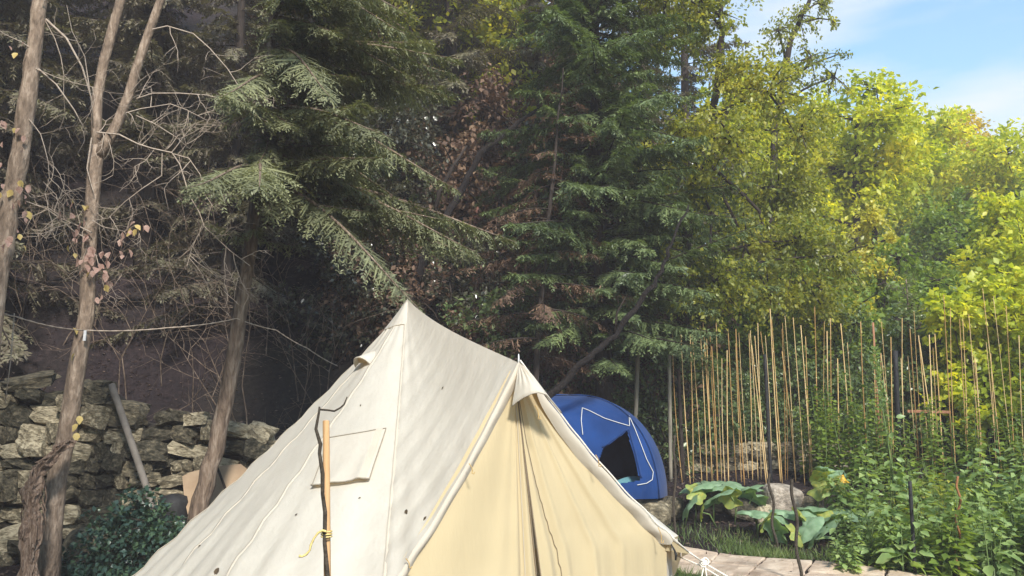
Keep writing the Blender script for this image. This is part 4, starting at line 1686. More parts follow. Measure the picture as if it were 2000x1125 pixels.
# black bin standing in the shade under the wall
pb_ = at(338, 965, 9.5)
zb_ = gz(pb_.x, 9.5)
mb = MB()
hh = pb_.z - zb_
prof = [(0.0, 0.17), (hh * 0.1, 0.175), (hh * 0.8, 0.16), (hh * 0.9, 0.165), (hh * 0.97, 0.13), (hh, 0.04)]
mb.grid([[(pb_.x + r_ * math.cos(2 * math.pi * k / 20), 9.55 + r_ * math.sin(2 * math.pi * k / 20), zb_ + z) for k in range(20)] for z, r_ in prof], close=True)
mb.f.append(tuple(range(100, 120)))
mesh_thing(mb, 'black_bin', M['black'], 'dark round-topped bin in shade beside the tan board', 'bin', (pb_.x, 9.55, zb_))

# cord strung between the trunks
def strand(pts, rad, mat, name, label, cat_, twist=True, n=14):
    P = []
    for i in range(len(pts) - 1):
        a_, b_ = pts[i], pts[i + 1]
        for k in range(n):
            f = k / n
            P.append(a_.lerp(b_, f) - Vector((0, 0, 0.045 * (b_ - a_).length * 4 * f * (1 - f) * 0.5)))
    P.append(pts[-1])
    mb = MB()
    R = [rad * (1.35 if i % 2 else 0.75) for i in range(len(P))] if twist else rad
    mb.tube(P, R, 5)
    return mesh_thing(mb, name, M[mat], label, cat_, P[0])


strand([at(-8, 604, 6.42), at(30, 618, 6.9), at(165, 645, 7.92)], 0.006, 'twig_pale', 'cord', 'pale twisted cord between the thick trunk and forked tree', 'cord')
strand([at(165, 645, 7.92), at(330, 640, 8.4), at(462, 622, 8.9), at(540, 645, 9.3), at(600, 680, 9.8), at(660, 715, 10.3)], 0.006, 'twig_pale', 'cord', 'pale twisted cord from the forked tree past the spruce trunk', 'cord')
mb = MB()
q0 = at(28, 612, 6.9)
mb.tube([q0, q0 + Vector((0.005, 0, -0.35)), q0 + Vector((-0.01, 0, -0.72))], 0.004, 5)
mesh_thing(mb, 'cord', M['twig_pale'], 'loose cord end hanging straight down from the strung cord', 'cord', q0)
mb = MB()
q0 = at(166, 655, 7.9)
mb.slab([q0 + Vector((-0.012, -0.01, -0.05)), q0 + Vector((0.012, -0.01, -0.05)), q0 + Vector((0.014, -0.01, 0.045)), q0 + Vector((-0.010, -0.01, 0.045))], (0, 1, 0), 0.012)
mesh_thing(mb, 'clip', M['piping'], 'small white clip on the forked trunk', 'clip', q0, smoothed=False)

# ------------------------------------------------------------------ wooden pole and twig before the tent
pb0 = at(642, 1125, 3.6)
pb0 = Vector((pb0.x + 0.03, 3.6, gz(pb0.x, 3.6) - 0.02))
mb = MB()
pt_ = at(637, 821, 3.6)
mb.tube([pb0, pb0.lerp(pt_, 0.5) + Vector((0.003, 0, 0)), pt_ - Vector((0, 0, 0.004)), pt_], [0.0145, 0.0142, 0.0138, 0.011], 12)
mesh_thing(mb, 'wooden_pole', M['pole_wood'], 'straight light-brown wooden pole standing before the canvas tent', 'pole', pb0)
tw = [Vector((pb0.x - 0.03, 3.57, gz(pb0.x, 3.57))), at(641, 1300, 3.565), at(640, 1125, 3.565), at(634, 1060, 3.565), at(635, 1000, 3.57), at(630, 965, 3.565), at(630, 925, 3.57), at(624, 885, 3.565), at(626, 868, 3.57), at(617, 838, 3.565), at(623, 805, 3.57), at(624, 794, 3.57)]
twt = thing('crooked_stick', 'dark crooked stick with a hooked twig tied to the wooden pole', 'stick', tw[0])
mb = MB()
mb.tube(tw, [0.010, 0.009, 0.009, 0.008, 0.0085, 0.0075, 0.0085, 0.007, 0.008, 0.0065, 0.005, 0.004], 8)
mb.build('stem', M['twig_dark'], twt)
mb = MB()
mb.tube([at(626, 800, 3.57), at(640, 801, 3.56), at(653, 803, 3.55), at(664, 797, 3.55), at(672, 790, 3.55), at(678, 775, 3.55)], [0.0042, 0.004, 0.004, 0.0035, 0.0035, 0.002], 6)
mb.build('side_twig', M['twig_dark'], twt)
mb = MB()
pts = [at(x, y, 3.55) for x, y in ((637, 1038), (630, 1036), (621, 1041), (613, 1052), (607, 1065), (605, 1075), (598, 1083), (590, 1087), (584, 1086))]
mb.tube(pts, [0.005, 0.005, 0.0045, 0.004, 0.005, 0.004, 0.005, 0.004, 0.006], 6)
for k in range(3):
    c = at(641, 1037 + k * 5, 3.6)
    mb.tube([c + Vector((0.021 * math.cos(a_ * 0.5236) - 0.004, -0.012 + 0.026 * math.sin(a_ * 0.5236), 0)) for a_ in range(13)], 0.003, 5)
mesh_thing(mb, 'tie_cord', M['yellow_cord'], 'yellowish cord end curling off the wooden pole', 'cord', pts[0])

# fallen leaves lying on the canvas
flm = big_leaf_mesh('fallen_leaf', M['lf_fallen'], 1, 0.55)
for (px, py, s) in ((868, 756, 0.03), (794, 996, 0.04), (834, 1010, 0.03), (706, 791, 0.02), (427, 1110, 0.06), (579, 1008, 0.03), (388, 1068, 0.03), (705, 973, 0.018)):
    p, n_ = on_roof(px, py, 0.006)
    if p is None:
        continue
    o = bpy.data.objects.new('fallen_leaf', flm)
    COL.objects.link(o)
    o.location = p
    q = n_.to_track_quat('Z', 'X')
    o.rotation_euler = (q.to_matrix() @ Matrix.Rotation(rr.uniform(0, 6), 3, 'Z')).to_euler()
    o.scale = (s, s, s)
    tag(o, 'tiny dark dead leaf lying on the canvas roof', 'leaf', 'dead leaves on the canvas roof')

# ------------------------------------------------------------------ blue dome tent
BC = Vector((at(1112, 940, 12.6).x, 12.7, 0))
BC.z = gz(BC.x, BC.y)
blue = thing('dome_tent', 'small blue nylon dome tent with open dark doorway', 'tent', BC)
BW, BD, BH = 1.55, 1.25, at(1120, 774, 12.6).z - BC.z + 0.02


def dome(u, v):
    """u azimuth, v 0 base .. 1 top"""
    e = v * math.pi / 2
    c = math.cos(e) ** 0.82
    # four poles make a squarish plan
    sq = 1 / max(abs(math.cos(u)), abs(math.sin(u))) ** 0.28
    rib = 1 - 0.045 * abs(math.sin(2 * (u - math.pi / 4)))
    return BC + Vector((BW * c * math.cos(u) * sq * rib * 0.93, BD * c * math.sin(u) * sq * rib * 0.93, BH * math.sin(e) ** 0.95 - 0.01))


mb = MB()
NUd, NVd = 480, 180
door_tri = [(1178, 876), (1225, 842), (1250, 938), (1150, 955)]


def proj(p):
    d = Vector(p) - Vector((0, 0, CAMZ))
    yc = d.y * CT + d.z * ST
    zc = -d.y * ST + d.z * CT
    return 1000 + d.x / yc * F, 562.5 - zc / yc * F


def inside(q, poly_):
    x, y = q
    c = False
    j = len(poly_) - 1
    for i in range(len(poly_)):
        xi, yi = poly_[i]
        xj, yj = poly_[j]
        if (yi > y) != (yj > y) and x < (xj - xi) * (y - yi) / (yj - yi) + xi:
            c = not c
        j = i
    return c


verts = [dome(2 * math.pi * i / NUd, j / NVd) for j in range(NVd) for i in range(NUd)] + [BC + Vector((0, 0, BH))]
faces = []
for j in range(NVd - 1):
    for i in range(NUd):
        i2 = (i + 1) % NUd
        f = (j * NUd + i, j * NUd + i2, (j + 1) * NUd + i2, (j + 1) * NUd + i)
        c = sum((verts[k] for k in f), Vector()) / 4
        if c.y < BC.y and inside(proj(c), door_tri):
            continue
        faces.append(f)
for i in range(NUd):
    faces.append(((NVd - 1) * NUd + i, (NVd - 1) * NUd + (i + 1) % NUd, NVd * NUd))
mb.add(verts, faces)
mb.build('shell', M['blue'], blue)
bb = BVHTree.FromPolygons(verts, faces)


def on_dome(px, py, off=0.012):
    d = ray(px, py).normalized()
    h, n, i, di = bb.ray_cast(Vector((0, 0, CAMZ)), d)
    if h is None:
        return None
    if n.dot(d) > 0:
        n = -n
    return h + n * off


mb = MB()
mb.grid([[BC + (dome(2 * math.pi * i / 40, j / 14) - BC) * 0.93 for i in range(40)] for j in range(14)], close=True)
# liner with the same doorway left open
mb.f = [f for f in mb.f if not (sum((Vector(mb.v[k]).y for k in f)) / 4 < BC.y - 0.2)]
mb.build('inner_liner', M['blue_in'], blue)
mb = MB()
ring = [BC + Vector((1.4 * math.cos(2 * math.pi * i / 24), 1.1 * math.sin(2 * math.pi * i / 24), 0.02)) for i in range(24)]
mb.add(ring, [tuple(range(24))])
mb.build('floor', M['blue_in'], blue)
for line in ([(1138, 850), (1135, 822), (1137, 798), (1150, 803), (1180, 818), (1205, 826), (1229, 833), (1228, 813)],
             [(1228, 813), (1240, 840), (1251, 868), (1262, 897), (1275, 922), (1273, 937), (1262, 944), (1240, 948)]):
    P = []
    for i in range(len(line) - 1):
        for k in range(6):
            x = line[i][0] + (line[i + 1][0] - line[i][0]) * k / 6
            y = line[i][1] + (line[i + 1][1] - line[i][1]) * k / 6
            q = on_dome(x, y, 0.014)
            if q is not None:
                P.append(q)
    if len(P) > 3:
        mb = MB()
        mb.tube(P, 0.0055, 5)
        mb.build('piping', M['piping'], blue)
P = []
dt_ = [(1176, 876), (1226, 839), (1239, 885), (1252, 940)]
for i in range(3):
    for k in range(8):
        x_ = dt_[i][0] + (dt_[i + 1][0] - dt_[i][0]) * k / 8 + (2 if i else 0)
        y_ = dt_[i][1] + (dt_[i + 1][1] - dt_[i][1]) * k / 8 - (2 if i == 0 else 0)
        q = on_dome(x_, y_, 0.006)
        if q is not None:
            P.append(q)
if len(P) > 4:
    mb = MB()
    mb.tube(P, 0.014, 6)
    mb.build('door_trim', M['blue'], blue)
for k in range(4):
    mb = MB()
    mb.tube([BC + (dome(math.pi / 4 + k * math.pi / 2, j / 20) - BC) * 1.012 for j in range(21)], 0.009, 6)
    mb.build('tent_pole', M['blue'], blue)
# rolled door flap lying below the doorway and bedding inside
p = at(1222, 925, 12.1)
mb = MB()
mb.grid([[BC + Vector((0.62 + 0.42 * f + 0.05 * math.cos(a_ * 0.7), -0.72 + 0.25 * math.sin(f * 3) * 0.3 + 0.12 * math.cos(a_ * 0.628), 0.14 + 0.13 * math.sin(a_ * 0.628) * (0.6 + 0.4 * math.sin(f * 3.1)))) for a_ in range(10)] for f in [k / 8 for k in range(9)]], close=True)
tag(mb.build('bedding', M['pillow'], None), 'teal bedding bundle inside the open blue tent', 'bedding')

# ------------------------------------------------------------------ bean canes
canes = [(1313, 649, 1331, 919), (1330, 651, 1347, 926), (1348, 653, 1354, 928), (1352, 653, 1370, 930), (1367, 636, 1380, 926), (1380, 656, 1390, 930), (1387, 656, 1402, 930),
         (1420, 684, 1423, 930), (1422, 642, 1438, 937), (1437, 670, 1448, 937), (1443, 649, 1463, 948), (1463, 651, 1470, 948), (1480, 631, 1487, 951), (1474, 656, 1498, 923),
         (1504, 603, 1523, 919), (1528, 631, 1538, 933), (1533, 617, 1553, 933), (1549, 620, 1571, 937), (1564, 635, 1586, 930), (1591, 599, 1598, 937), (1582, 830, 1586, 944),
         (1610, 628, 1609, 900), (1622, 621, 1625, 900), (1642, 632, 1656, 870), (1655, 669, 1672, 870), (1681, 628, 1695, 880), (1705, 632, 1713, 880), (1740, 658, 1746, 880),
         (1762, 621, 1770, 880), (1777, 642, 1793, 880), (1785, 607, 1803, 880), (1794, 655, 1812, 890), (1796, 669, 1824, 860), (1822, 679, 1833, 870), (1843, 575, 1858, 860),
         (1856, 600, 1866, 860), (1874, 623, 1887, 870), (1892, 614, 1910, 860), (1919, 563, 1948, 850), (1940, 579, 1968, 830), (1965, 598, 1978, 850), (1990, 655, 1999, 860), (1935, 690, 1941, 860), (1905, 700, 1912, 860), (1720, 690, 1726, 880), (1410, 700, 1416, 930), (1636, 700, 1640, 900)]
r = np.random.RandomState(41)
for k in range(22):
    x_ = r.uniform(1345, 1990)
    y_ = r.uniform(620, 700)
    canes.append((x_, y_, x_ + r.uniform(2, 26), 905))
for i, (x0, y0, x1, y1) in enumerate(canes):
    Y = 13.3 - max(0, (x0 - 1600)) * 0.0035 + r.uniform(-0.25, 0.25)
    top = at(x0, y0, Y)
    low = at(x1, y1, Y + 0.05 * r.normal())
    # carry the cane down to the soil along its own slope
    f = (top.z - (gz(low.x, low.y) - 0.05)) / max(top.z - low.z, 0.05)
    f = min(f, 1.6) if y0 < 800 else f
    base = top.lerp(low, f)
    base.z = gz(base.x, base.y) - 0.03
    rad = 0.0068 * r.uniform(0.65, 1.5)
    mb = MB()
    pts = []
    R = []
    bow = Vector((r.normal() * 0.012, r.normal() * 0.012, 0))
    for k in range(13):
        f = k / 12
        pts.append(base.lerp(top, f) + bow * math.sin(math.pi * f))
        R.append(rad * (1.05 - 0.4 * f) * (1.18 if k % 2 else 1.0))
    mb.tube(pts, R, 6)
    if x0 > 1600:
        lab = 'thin tan bamboo cane standing in the leafy bean row' if x0 < 1835 else 'thin tan bamboo cane standing before the bright yellow-green hedge'
        gr = 'canes in the leafy bean row' if x0 < 1835 else 'canes before the yellow-green hedge'
        if y0 > 800:
            pass
    else:
        lab, gr = 'thin tan bamboo cane in the bare row behind the pumpkins', 'canes in the bare bean row'
    mesh_thing(mb, 'bamboo_cane', M['cane'], lab, 'cane', base, gr)


def post(px0, py0, px1, py1, Y, rad, mat, label, name='garden_post', cat_='post', wav=0.0, nw=0, group=None):
    top, low = at(px0, py0, Y), at(px1, py1, Y)
    f = (top.z - (gz(low.x, low.y) - 0.03)) / max(top.z - low.z, 0.05)
    base = top.lerp(low, f)
    base.z = gz(base.x, base.y) - 0.03
    mb = MB()
    n = 40 if nw else 8
    pts = []
    for k in range(n + 1):
        f = k / n
        w = 0.0
        if nw:
            w = wav * math.sin(f * nw * 2 * math.pi) * min(1, (1 - f) * 8 + 0.2)
        pts.append(base.lerp(top, f) + Vector((w, wav * 0.6 * math.cos(f * nw * 2 * math.pi) if nw else 0, 0)))
    mb.tube(pts, rad, 8)
    return mesh_thing(mb, name, M[mat], label, cat_, base, group)


post(1247, 660, 1242, 805, 13.6, 0.035, 'cane_grey', 'stout weathered wooden post right of the blue tent')
post(1307, 695, 1310, 930, 13.4, 0.03, 'cane_grey', 'dull grey post at the end of the bare cane row')
post(1325, 720, 1334, 930, 13.5, 0.03, 'bark_dark', 'dark post beside the first bamboo canes')
post(1494, 692, 1505, 923, 13.2, 0.028, 'black', 'black metal post among the bare bamboo canes')
post(1748, 685, 1756, 880, 13.0, 0.04, 'black', 'thick black post among the leafy bean canes')
post(1705, 630, 1709, 700, 12.7, 0.016, 'rail_wood', 'reddish wooden stake top among the bean leaves')
# rails
for (x0, x1, y, lab) in ((1772, 1856, 803, 'reddish wooden rail tied across the bean canes'), (1786, 1850, 896, 'short reddish lower rail across the bean canes')):
    mb = MB()
    a_, b_ = at(x0, y, 12.7), at(x1, y + 2, 12.6)
    mb.tube([a_, b_], 0.028, 4)
    mesh_thing(mb, 'wooden_rail', M['rail_wood'], lab, 'rail', a_, smoothed=False)

# stakes by the path
post(1318, 850, 1317, 1040, 10.9, 0.015, 'twig_dark', 'dark stick at the corner of the vegetable bed', 'garden_stake', 'stake', 0.012, 2)
post(1503, 925, 1514, 1056, 10.5, 0.016, 'twig_dark', 'dark wavy stake in the grass beside the pumpkin leaves', 'garden_stake', 'stake', 0.02, 2)
post(1547, 936, 1563, 1128, 9.0, 0.017, 'twig_dark', 'dark wavy stake standing on the pale path', 'garden_stake', 'stake', 0.016, 2)
post(1777, 940, 1787, 1112, 9.35, 0.02, 'black', 'straight black stake in the leafy bed', 'garden_stake', 'stake')
post(1872, 930, 1870, 1112, 9.3, 0.012, 'rust', 'rusty spiral plant stake in the leafy bed', 'garden_stake', 'stake', 0.022, 3)
strand([at(1320, 905, 10.9), at(1345, 925, 11.2), at(1375, 945, 12.0)], 0.006, 'twig_dark', 'fallen_twig', 'dark twig hanging from the corner stick', 'twig', False)

# low terrace wall behind the canes
lw = thing('terrace_wall', 'low grey dry-stone wall behind the bare canes', 'wall', (3.2, 14.3, gz(3.2, 14.3)))
for course in range(3):
    x = 2.3
    while x < 5.4:
        w = rr.uniform(0.18, 0.5)
        o = bpy.data.objects.new('stone', rr.choice(STONES))
        COL.objects.link(o)
        o.parent = lw
        xx = x + w / 2
        o.location = Vector((xx, 14.3 + rr.uniform(-0.05, 0.05), gz(xx, 14.3) + 0.07 + course * 0.14)) - Vector(lw['_loc'])
        o.rotation_euler = (rr.uniform(-0.15, 0.15), rr.uniform(-0.12, 0.12), rr.uniform(-0.2, 0.2))
        o.scale = (w, 0.3, 0.15)
        x += w
# rocks edging the bed
for k, (px, py, Y, s, lab) in enumerate([(1525, 950, 12.2, (0.50, 0.4, 0.40), 'big pale tan rock among the pumpkin leaves'), (1700, 968, 11.6, (0.55, 0.4, 0.32), 'pale flat rock half hidden by bean leaves'),
                                         (1900, 955, 11.2, (0.7, 0.4, 0.36), 'broad pale rock behind the leafy bed'), (1450, 985, 12.1, (0.5, 0.35, 0.3), 'dark rough rock beside the pale tan rock'),
                                         (1270, 970, 12.0, (0.55, 0.4, 0.34), 'dark rock under the blue tent edge'), (1310, 965, 12.1, (0.3, 0.3, 0.3), 'grey rock right of the blue tent base'),
                                         (1390, 1000, 12.3, (0.6, 0.3, 0.36), 'shaded rock under the biggest pumpkin leaf'), (1580, 985, 12.2, (0.34, 0.3, 0.22), 'small brownish rock right of the pale tan rock'),
                                         (1490, 975, 12.0, (0.24, 0.25, 0.25), 'small grey rock left of the pale tan rock'), (1230, 985, 11.9, (0.4, 0.4, 0.3), 'dark rock tucked behind the porch rope')]):
    boulder(px, py, Y, s, lab, 'rock', seed=20 + k, mat='rock' if k in (0, 1, 2) else 'stone')

# ------------------------------------------------------------------ pumpkins
def pumpkin_leaf_mesh(mat):
    n = 25
    V = [(0, 0, 0)]
    for ring, fr in enumerate((0.35, 0.7, 1.0)):
        for k in range(n):
            a_ = 2 * math.pi * k / n
            notch = 1 - 0.55 * math.exp(-((a_ - math.pi) / 0.25) ** 2)
            rr_ = 0.5 * fr * (1 + 0.13 * math.cos(5 * a_) * fr + 0.03 * math.sin(17 * a_)) * (notch if fr > 0.4 else 1)
            V.append((rr_ * math.cos(a_), rr_ * math.sin(a_), 0.10 * fr - 0.20 * fr ** 2.5 + 0.035 * math.sin(5 * a_) * fr + 0.02 * math.sin(11 * a_ + 1) * fr))
    Fc = [(0, 1 + k, 1 + (k + 1) % n) for k in range(n)]
    for q in (0, 1):
        for k in range(n):
            k2 = (k + 1) % n
            Fc.append((1 + q * n + k, 1 + (q + 1) * n + k, 1 + (q + 1) * n + k2, 1 + q * n + k2))
    me = bpy.data.meshes.new('pumpkin_leaf')
    me.from_pydata(V, [], Fc)
    me.materials.append(mat)
    me.polygons.foreach_set('use_smooth', [True] * len(me.polygons))
    return me


PLM = [pumpkin_leaf_mesh(M['lf_pumpkin']), pumpkin_leaf_mesh(M['lf_pumpkin_y'])]
r = np.random.RandomState(51)


def pumpkin(label, base, leaves):
    t = thing('pumpkin_plant', label, 'plant', base)
    st = MB()
    for (px, py, Y, s, yel, tx, ty) in leaves:
        p = at(px, py, Y)
        o = bpy.data.objects.new('leaf', PLM[yel])
        COL.objects.link(o)
        o.parent = t
        o.location = p - Vector(base)
        o.rotation_euler = (tx, ty, r.uniform(0, 6.28))
        o.scale = (s, s, s)
        gx = p.x + r.normal() * 0.12
        q = Vector((gx, p.y + 0.1, gz(gx, p.y + 0.1)))
        st = MB()
        st.tube([q, q.lerp(p, 0.6) + Vector((0.03 * r.normal(), 0, 0.05)), p], [0.012, 0.010, 0.008], 5)
        st.build('stem', M['stem'], t)
    return t


b1 = gpt(1400, 1000, 11.9)
pumpkin('pumpkin plant with broad pale leaves right of the blue tent', b1,
        [(1362, 948, 11.9, 0.50, 0, 0.25, 0.1), (1400, 952, 12.1, 0.60, 0, 0.2, 0.0), (1432, 950, 12.2, 0.55, 0, 0.2, -0.05), (1455, 958, 12.0, 0.55, 0, 0.3, 0.35), (1405, 968, 11.7, 0.5, 0, 0.5, 0.0),
         (1360, 962, 11.7, 0.30, 1, 1.0, 0.2), (1428, 970, 11.7, 0.32, 1, 1.1, 0.0), (1369, 1000, 11.6, 0.22, 1, 1.4, 0.3), (1345, 985, 11.7, 0.4, 0, 0.9, -0.6), (1470, 970, 11.9, 0.4, 0, 0.4, 0.5),
         (1385, 944, 12.3, 0.5, 0, 0.1, 0.1), (1417, 944, 12.4, 0.5, 0, 0.1, 0.1)])
b2 = gpt(1550, 1040, 11.2)
pumpkin('pumpkin plant with low bluish leaves beside the path', b2,
        [(1470, 1002, 11.3, 0.42, 0, 0.15, 0.1), (1500, 1005, 11.3, 0.5, 0, 0.25, 0.0), (1497, 1016, 11.0, 0.3, 1, 1.0, 0.0), (1535, 1000, 11.4, 0.45, 0, 0.15, 0.0), (1570, 996, 11.4, 0.5, 0, 0.2, 0.0),
         (1600, 995, 11.4, 0.5, 0, 0.2, 0.1), (1565, 1005, 11.1, 0.26, 1, 0.9, 0.2), (1520, 1035, 10.9, 0.34, 0, 1.1, -0.4), (1575, 1030, 10.9, 0.42, 0, 0.8, 0.2), (1610, 1030, 10.9, 0.42, 0, 0.6, 0.4),
         (1555, 1042, 10.8, 0.3, 1, 1.0, 0.3), (1630, 1010, 11.0, 0.45, 0, 0.4, 0.3), (1645, 1000, 11.2, 0.42, 0, 0.25, 0.2), (1610, 1012, 11.1, 0.28, 1, 0.8, 0.1), (1595, 1045, 10.8, 0.36, 0, 0.9, 0.1)])
b3 = gpt(1625, 990, 11.4)
pumpkin('pumpkin vine with bright yellow-green leaves by the flower', b3,
        [(1605, 930, 11.6, 0.30, 1, 0.7, 0.2), (1620, 945, 11.5, 0.34, 1, 0.8, -0.2), (1600, 955, 11.5, 0.30, 1, 0.9, 0.2), (1630, 925, 11.7, 0.3, 0, 0.4, 0.0), (1640, 950, 11.5, 0.32, 1, 0.8, 0.3), (1612, 915, 11.8, 0.26, 0, 0.3, 0.1)])
fp = at(1645, 935, 11.4)
mb = MB()
rows = []
for i in range(6):
    f = i / 5
    rows.append([fp + Vector((math.cos(k * math.pi / 10) * (0.012 + 0.055 * f ** 1.4) * (1 + 0.3 * f * f * math.cos(5 * k * math.pi / 10)), -0.02 + math.sin(k * math.pi / 10) * (0.012 + 0.055 * f ** 1.4) * 0.8, -0.05 + 0.10 * (1 - f))) for k in range(20)])
mb.grid(rows, close=True)
fl_t = thing('pumpkin_flower', 'single orange-yellow pumpkin flower among the leaves', 'flower', fp)
mb.build('petals', M['flower'], fl_t)
mb = MB()
gq = gz(fp.x, fp.y)
mb.tube([fp + Vector((0, -0.02, 0.05)), fp + Vector((0.02, 0, 0.08)), fp + Vector((0.05, 0.03, -0.1)), Vector((fp.x + 0.06, fp.y + 0.03, gq))], 0.007, 5)
mb.build('stalk', M['stem'], fl_t)

# ------------------------------------------------------------------ leafy vegetables and weeds on the right
def herb(name, label, base, h, nst, L, mat, seed, group=None, single=False, spread=0.25, asp=0.5, cat_='plant', droop=0.35, per=26):
    r = np.random.RandomState(seed)
    t = thing(name, label, cat_, base, group)
    st = MB()
    Ps, Ds, Ns, Ls = [], [], [], []
    for s in range(nst):
        a_ = r.uniform(0, 6.28)
        lean = Vector((math.cos(a_), math.sin(a_), 0)) * spread * r.uniform(0.3, 1.0)
        hh_ = h * r.uniform(0.65, 1.05)
        b0 = Vector(base) + Vector((math.cos(a_), math.sin(a_), 0)) * 0.06
        pts = [b0 + lean * (k / 6) ** 1.5 * hh_ + Vector((0, 0, hh_ * k / 6)) for k in range(7)]
        st = MB()
        st.tube(pts, [0.010 * (1 - 0.7 * k / 6) for k in range(7)], 5, cap=False)
        st.build('stem', M['stem'], t)
        n = int(per * hh_ / 1.0)
        for k in range(n):
            f = 0.12 + 0.88 * k / n
            i0 = min(int(f * 6), 5)
            p = pts[i0].lerp(pts[i0 + 1], f * 6 - i0)
            aa = k * 2.4 + r.normal() * 0.4
            l = L * (1.15 - 0.6 * f) * r.uniform(0.7, 1.25)
            d = Vector((math.cos(aa), math.sin(aa), r.uniform(-0.5, 0.35)))
            p = p + Vector((d.x, d.y, 0.1)) * l * 0.5
            if single:
                leaf_obj(LM_garden, t, p, d, l, r.normal() * 0.5)
            else:
                Ps.append(p)
                Ds.append(d + Vector((0, 0, -droop * r.uniform())))
                Ns.append((r.normal() * 0.4, r.normal() * 0.4, 1))
                Ls.append(l)
    if not single:
        P, D, N_ = np.array([tuple(p) for p in Ps]), np.array([tuple(p) for p in Ds]), np.array(Ns)
        Ls = np.array(Ls)
        # two-segment leaves, drooping tip
        V1, T1 = diamonds(P, D, N_, Ls, Ls * asp, 0.3, 0.4)
        fo = np_mesh('foliage', V1, T1, mat, t)
        fo['kind'] = 'stuff'
    return t


# tall seeding plant, its leaves told apart one by one
hb = Vector((at(1735, 1000, 10.3).x, 10.3, 0))
hb.z = gz(hb.x, hb.y)
herb('tall_weed', 'tall leafy weed with a thin seed spike rising above the bed', hb, 1.6, 2, 0.17, M['lf_garden'], 61, single=True, spread=0.10, per=30)
spk = MB()
tp0 = at(1722, 790, 10.3)
hb2 = thing('seed_spike_plant', 'slim plant with a feathery green seed spike above the weeds', 'plant', Vector((tp0.x + 0.15, 10.35, gz(tp0.x, 10.35))))
spk.tube([Vector((tp0.x + 0.15, 10.35, gz(tp0.x, 10.35))), tp0 + Vector((0.06, 0, -0.6)), tp0, at(1712, 735, 10.3), at(1708, 690, 10.3)], [0.011, 0.009, 0.007, 0.005, 0.002], 6)
spk.build('stem', M['stem'], hb2)
r = np.random.RandomState(62)
f = r.uniform(0, 1, 420)
A0, A1 = np.array(at(1724, 800, 10.3)), np.array(at(1708, 680, 10.3))
P = A0 + (A1 - A0) * f[:, None] + r.normal(size=(420, 3)) * 0.02 * (1.4 - f[:, None])
D = r.normal(size=(420, 3)) * np.array([1, 1, 0.6]) + np.array([0, 0, 0.7])
V, T = diamonds(P, D, r.normal(size=(420, 3)), r.uniform(0.03, 0.075, 420), 0.014)
np_mesh('seed_spike', V, T, M['lf_garden'], hb2)

singles = [(1760, 1080, 9.45, 0.8, 0.2), (1665, 1060, 10.2, 0.6, 0.18), (1830, 1060, 9.5, 1.0, 0.17), (1930, 1060, 9.4, 1.05, 0.16), (1700, 1075, 9.8, 0.75, 0.16), (1790, 1000, 10.2, 1.15, 0.17)]
labs = ['big soft-leaved plant right beside the black stake', 'low soft-leaved plant between the path and pumpkin vine', 'leafy green plant around the rusty spiral stake', 'bushy leafy plant at the far end of the bed', 'low broad-leaved plant next to the path edge', 'leafy plant with large soft leaves behind the black stake']
for k, (px, py, Y, h, L) in enumerate(singles):
    b_ = gpt(px, py, Y)
    herb('leafy_plant', labs[k], b_, h, 3, L, M['lf_garden'], 70 + k, single=True, spread=0.28, per=22)
r = np.random.RandomState(71)
nh = 0
proto_h = []
for k in range(6):
    t = herb('garden_plant', 'bushy green plant crowding the vegetable bed', Vector((0, 0, 0)), [0.9, 1.1, 1.0, 0.7, 1.2, 0.8][k], 6, [0.16, 0.15, 0.18, 0.13, 0.16, 0.12][k], M['lf_garden'], 80 + k,
             group='plants crowding the vegetable bed', spread=0.35, per=44, asp=0.62)
    proto_h.append(t)
spots = []
for px in range(1650, 2060, 34):
    for Y in (9.55, 10.3, 11.2):
        spots.append((px + r.uniform(-12, 12), Y + r.uniform(-0.3, 0.3)))
for k, (px, Y) in enumerate(spots):
    p = at(px, 900, Y)
    if px < 1720 and Y < 10.6:
        sc_ = 0.55
    elif Y > 11:
        sc_ = r.uniform(0.85, 1.3)
    else:
        sc_ = r.uniform(0.6, 0.95) * (1.25 if px > 1760 else 1)
    loc = (p.x, p.y, gz(p.x, p.y) - 0.02)
    row_ = k % 3
    lab = ['low green plant along the path edge', 'bushy green plant in the bed', 'tall green plant at the foot of the bean canes'][row_] + (' left of the black stake' if px < 1780 else ' between the black and rusty stakes' if px < 1870 else ' beyond the rusty spiral stake')
    if k < 6:
        o = proto_h[k]
        o.location = loc
        o.scale = (sc_, sc_, sc_)
        o['label'] = lab
        o['group'] = lab.replace('plant', 'plants')
    else:
        dup(proto_h[r.randint(0, 6)], loc, r.uniform(0, 6.28), sc_, lab, lab.replace('plant', 'plants'), mats={'foliage': [M['lf_garden'], M['lf_green'], M['lf_garden'], M['lf_garden'], M['lf_olive']][r.randint(0, 5)]})

# climbing beans in the right-hand cane rows
for k, (px, Y, h, sd) in enumerate([(1610, 12.9, 1.5, 1), (1655, 12.8, 1.6, 2), (1690, 12.7, 1.8, 3), (1730, 12.6, 1.4, 4), (1775, 12.4, 1.2, 5), (1820, 12.2, 1.5, 6), (1865, 12.1, 1.6, 7), (1905, 12.0, 1.7, 8), (1950, 11.9, 1.6, 9), (1990, 11.8, 1.7, 10), (1635, 13.3, 1.7, 11), (1585, 13.4, 1.2, 12)]):
    b_ = gpt(px, 900, Y)
    herb('bean_plant', 'climbing bean plant twining up the canes', b_, h, 4, 0.11, M['lf_green'], 90 + sd, group='bean plants on the canes', spread=0.14, asp=0.75, per=60)

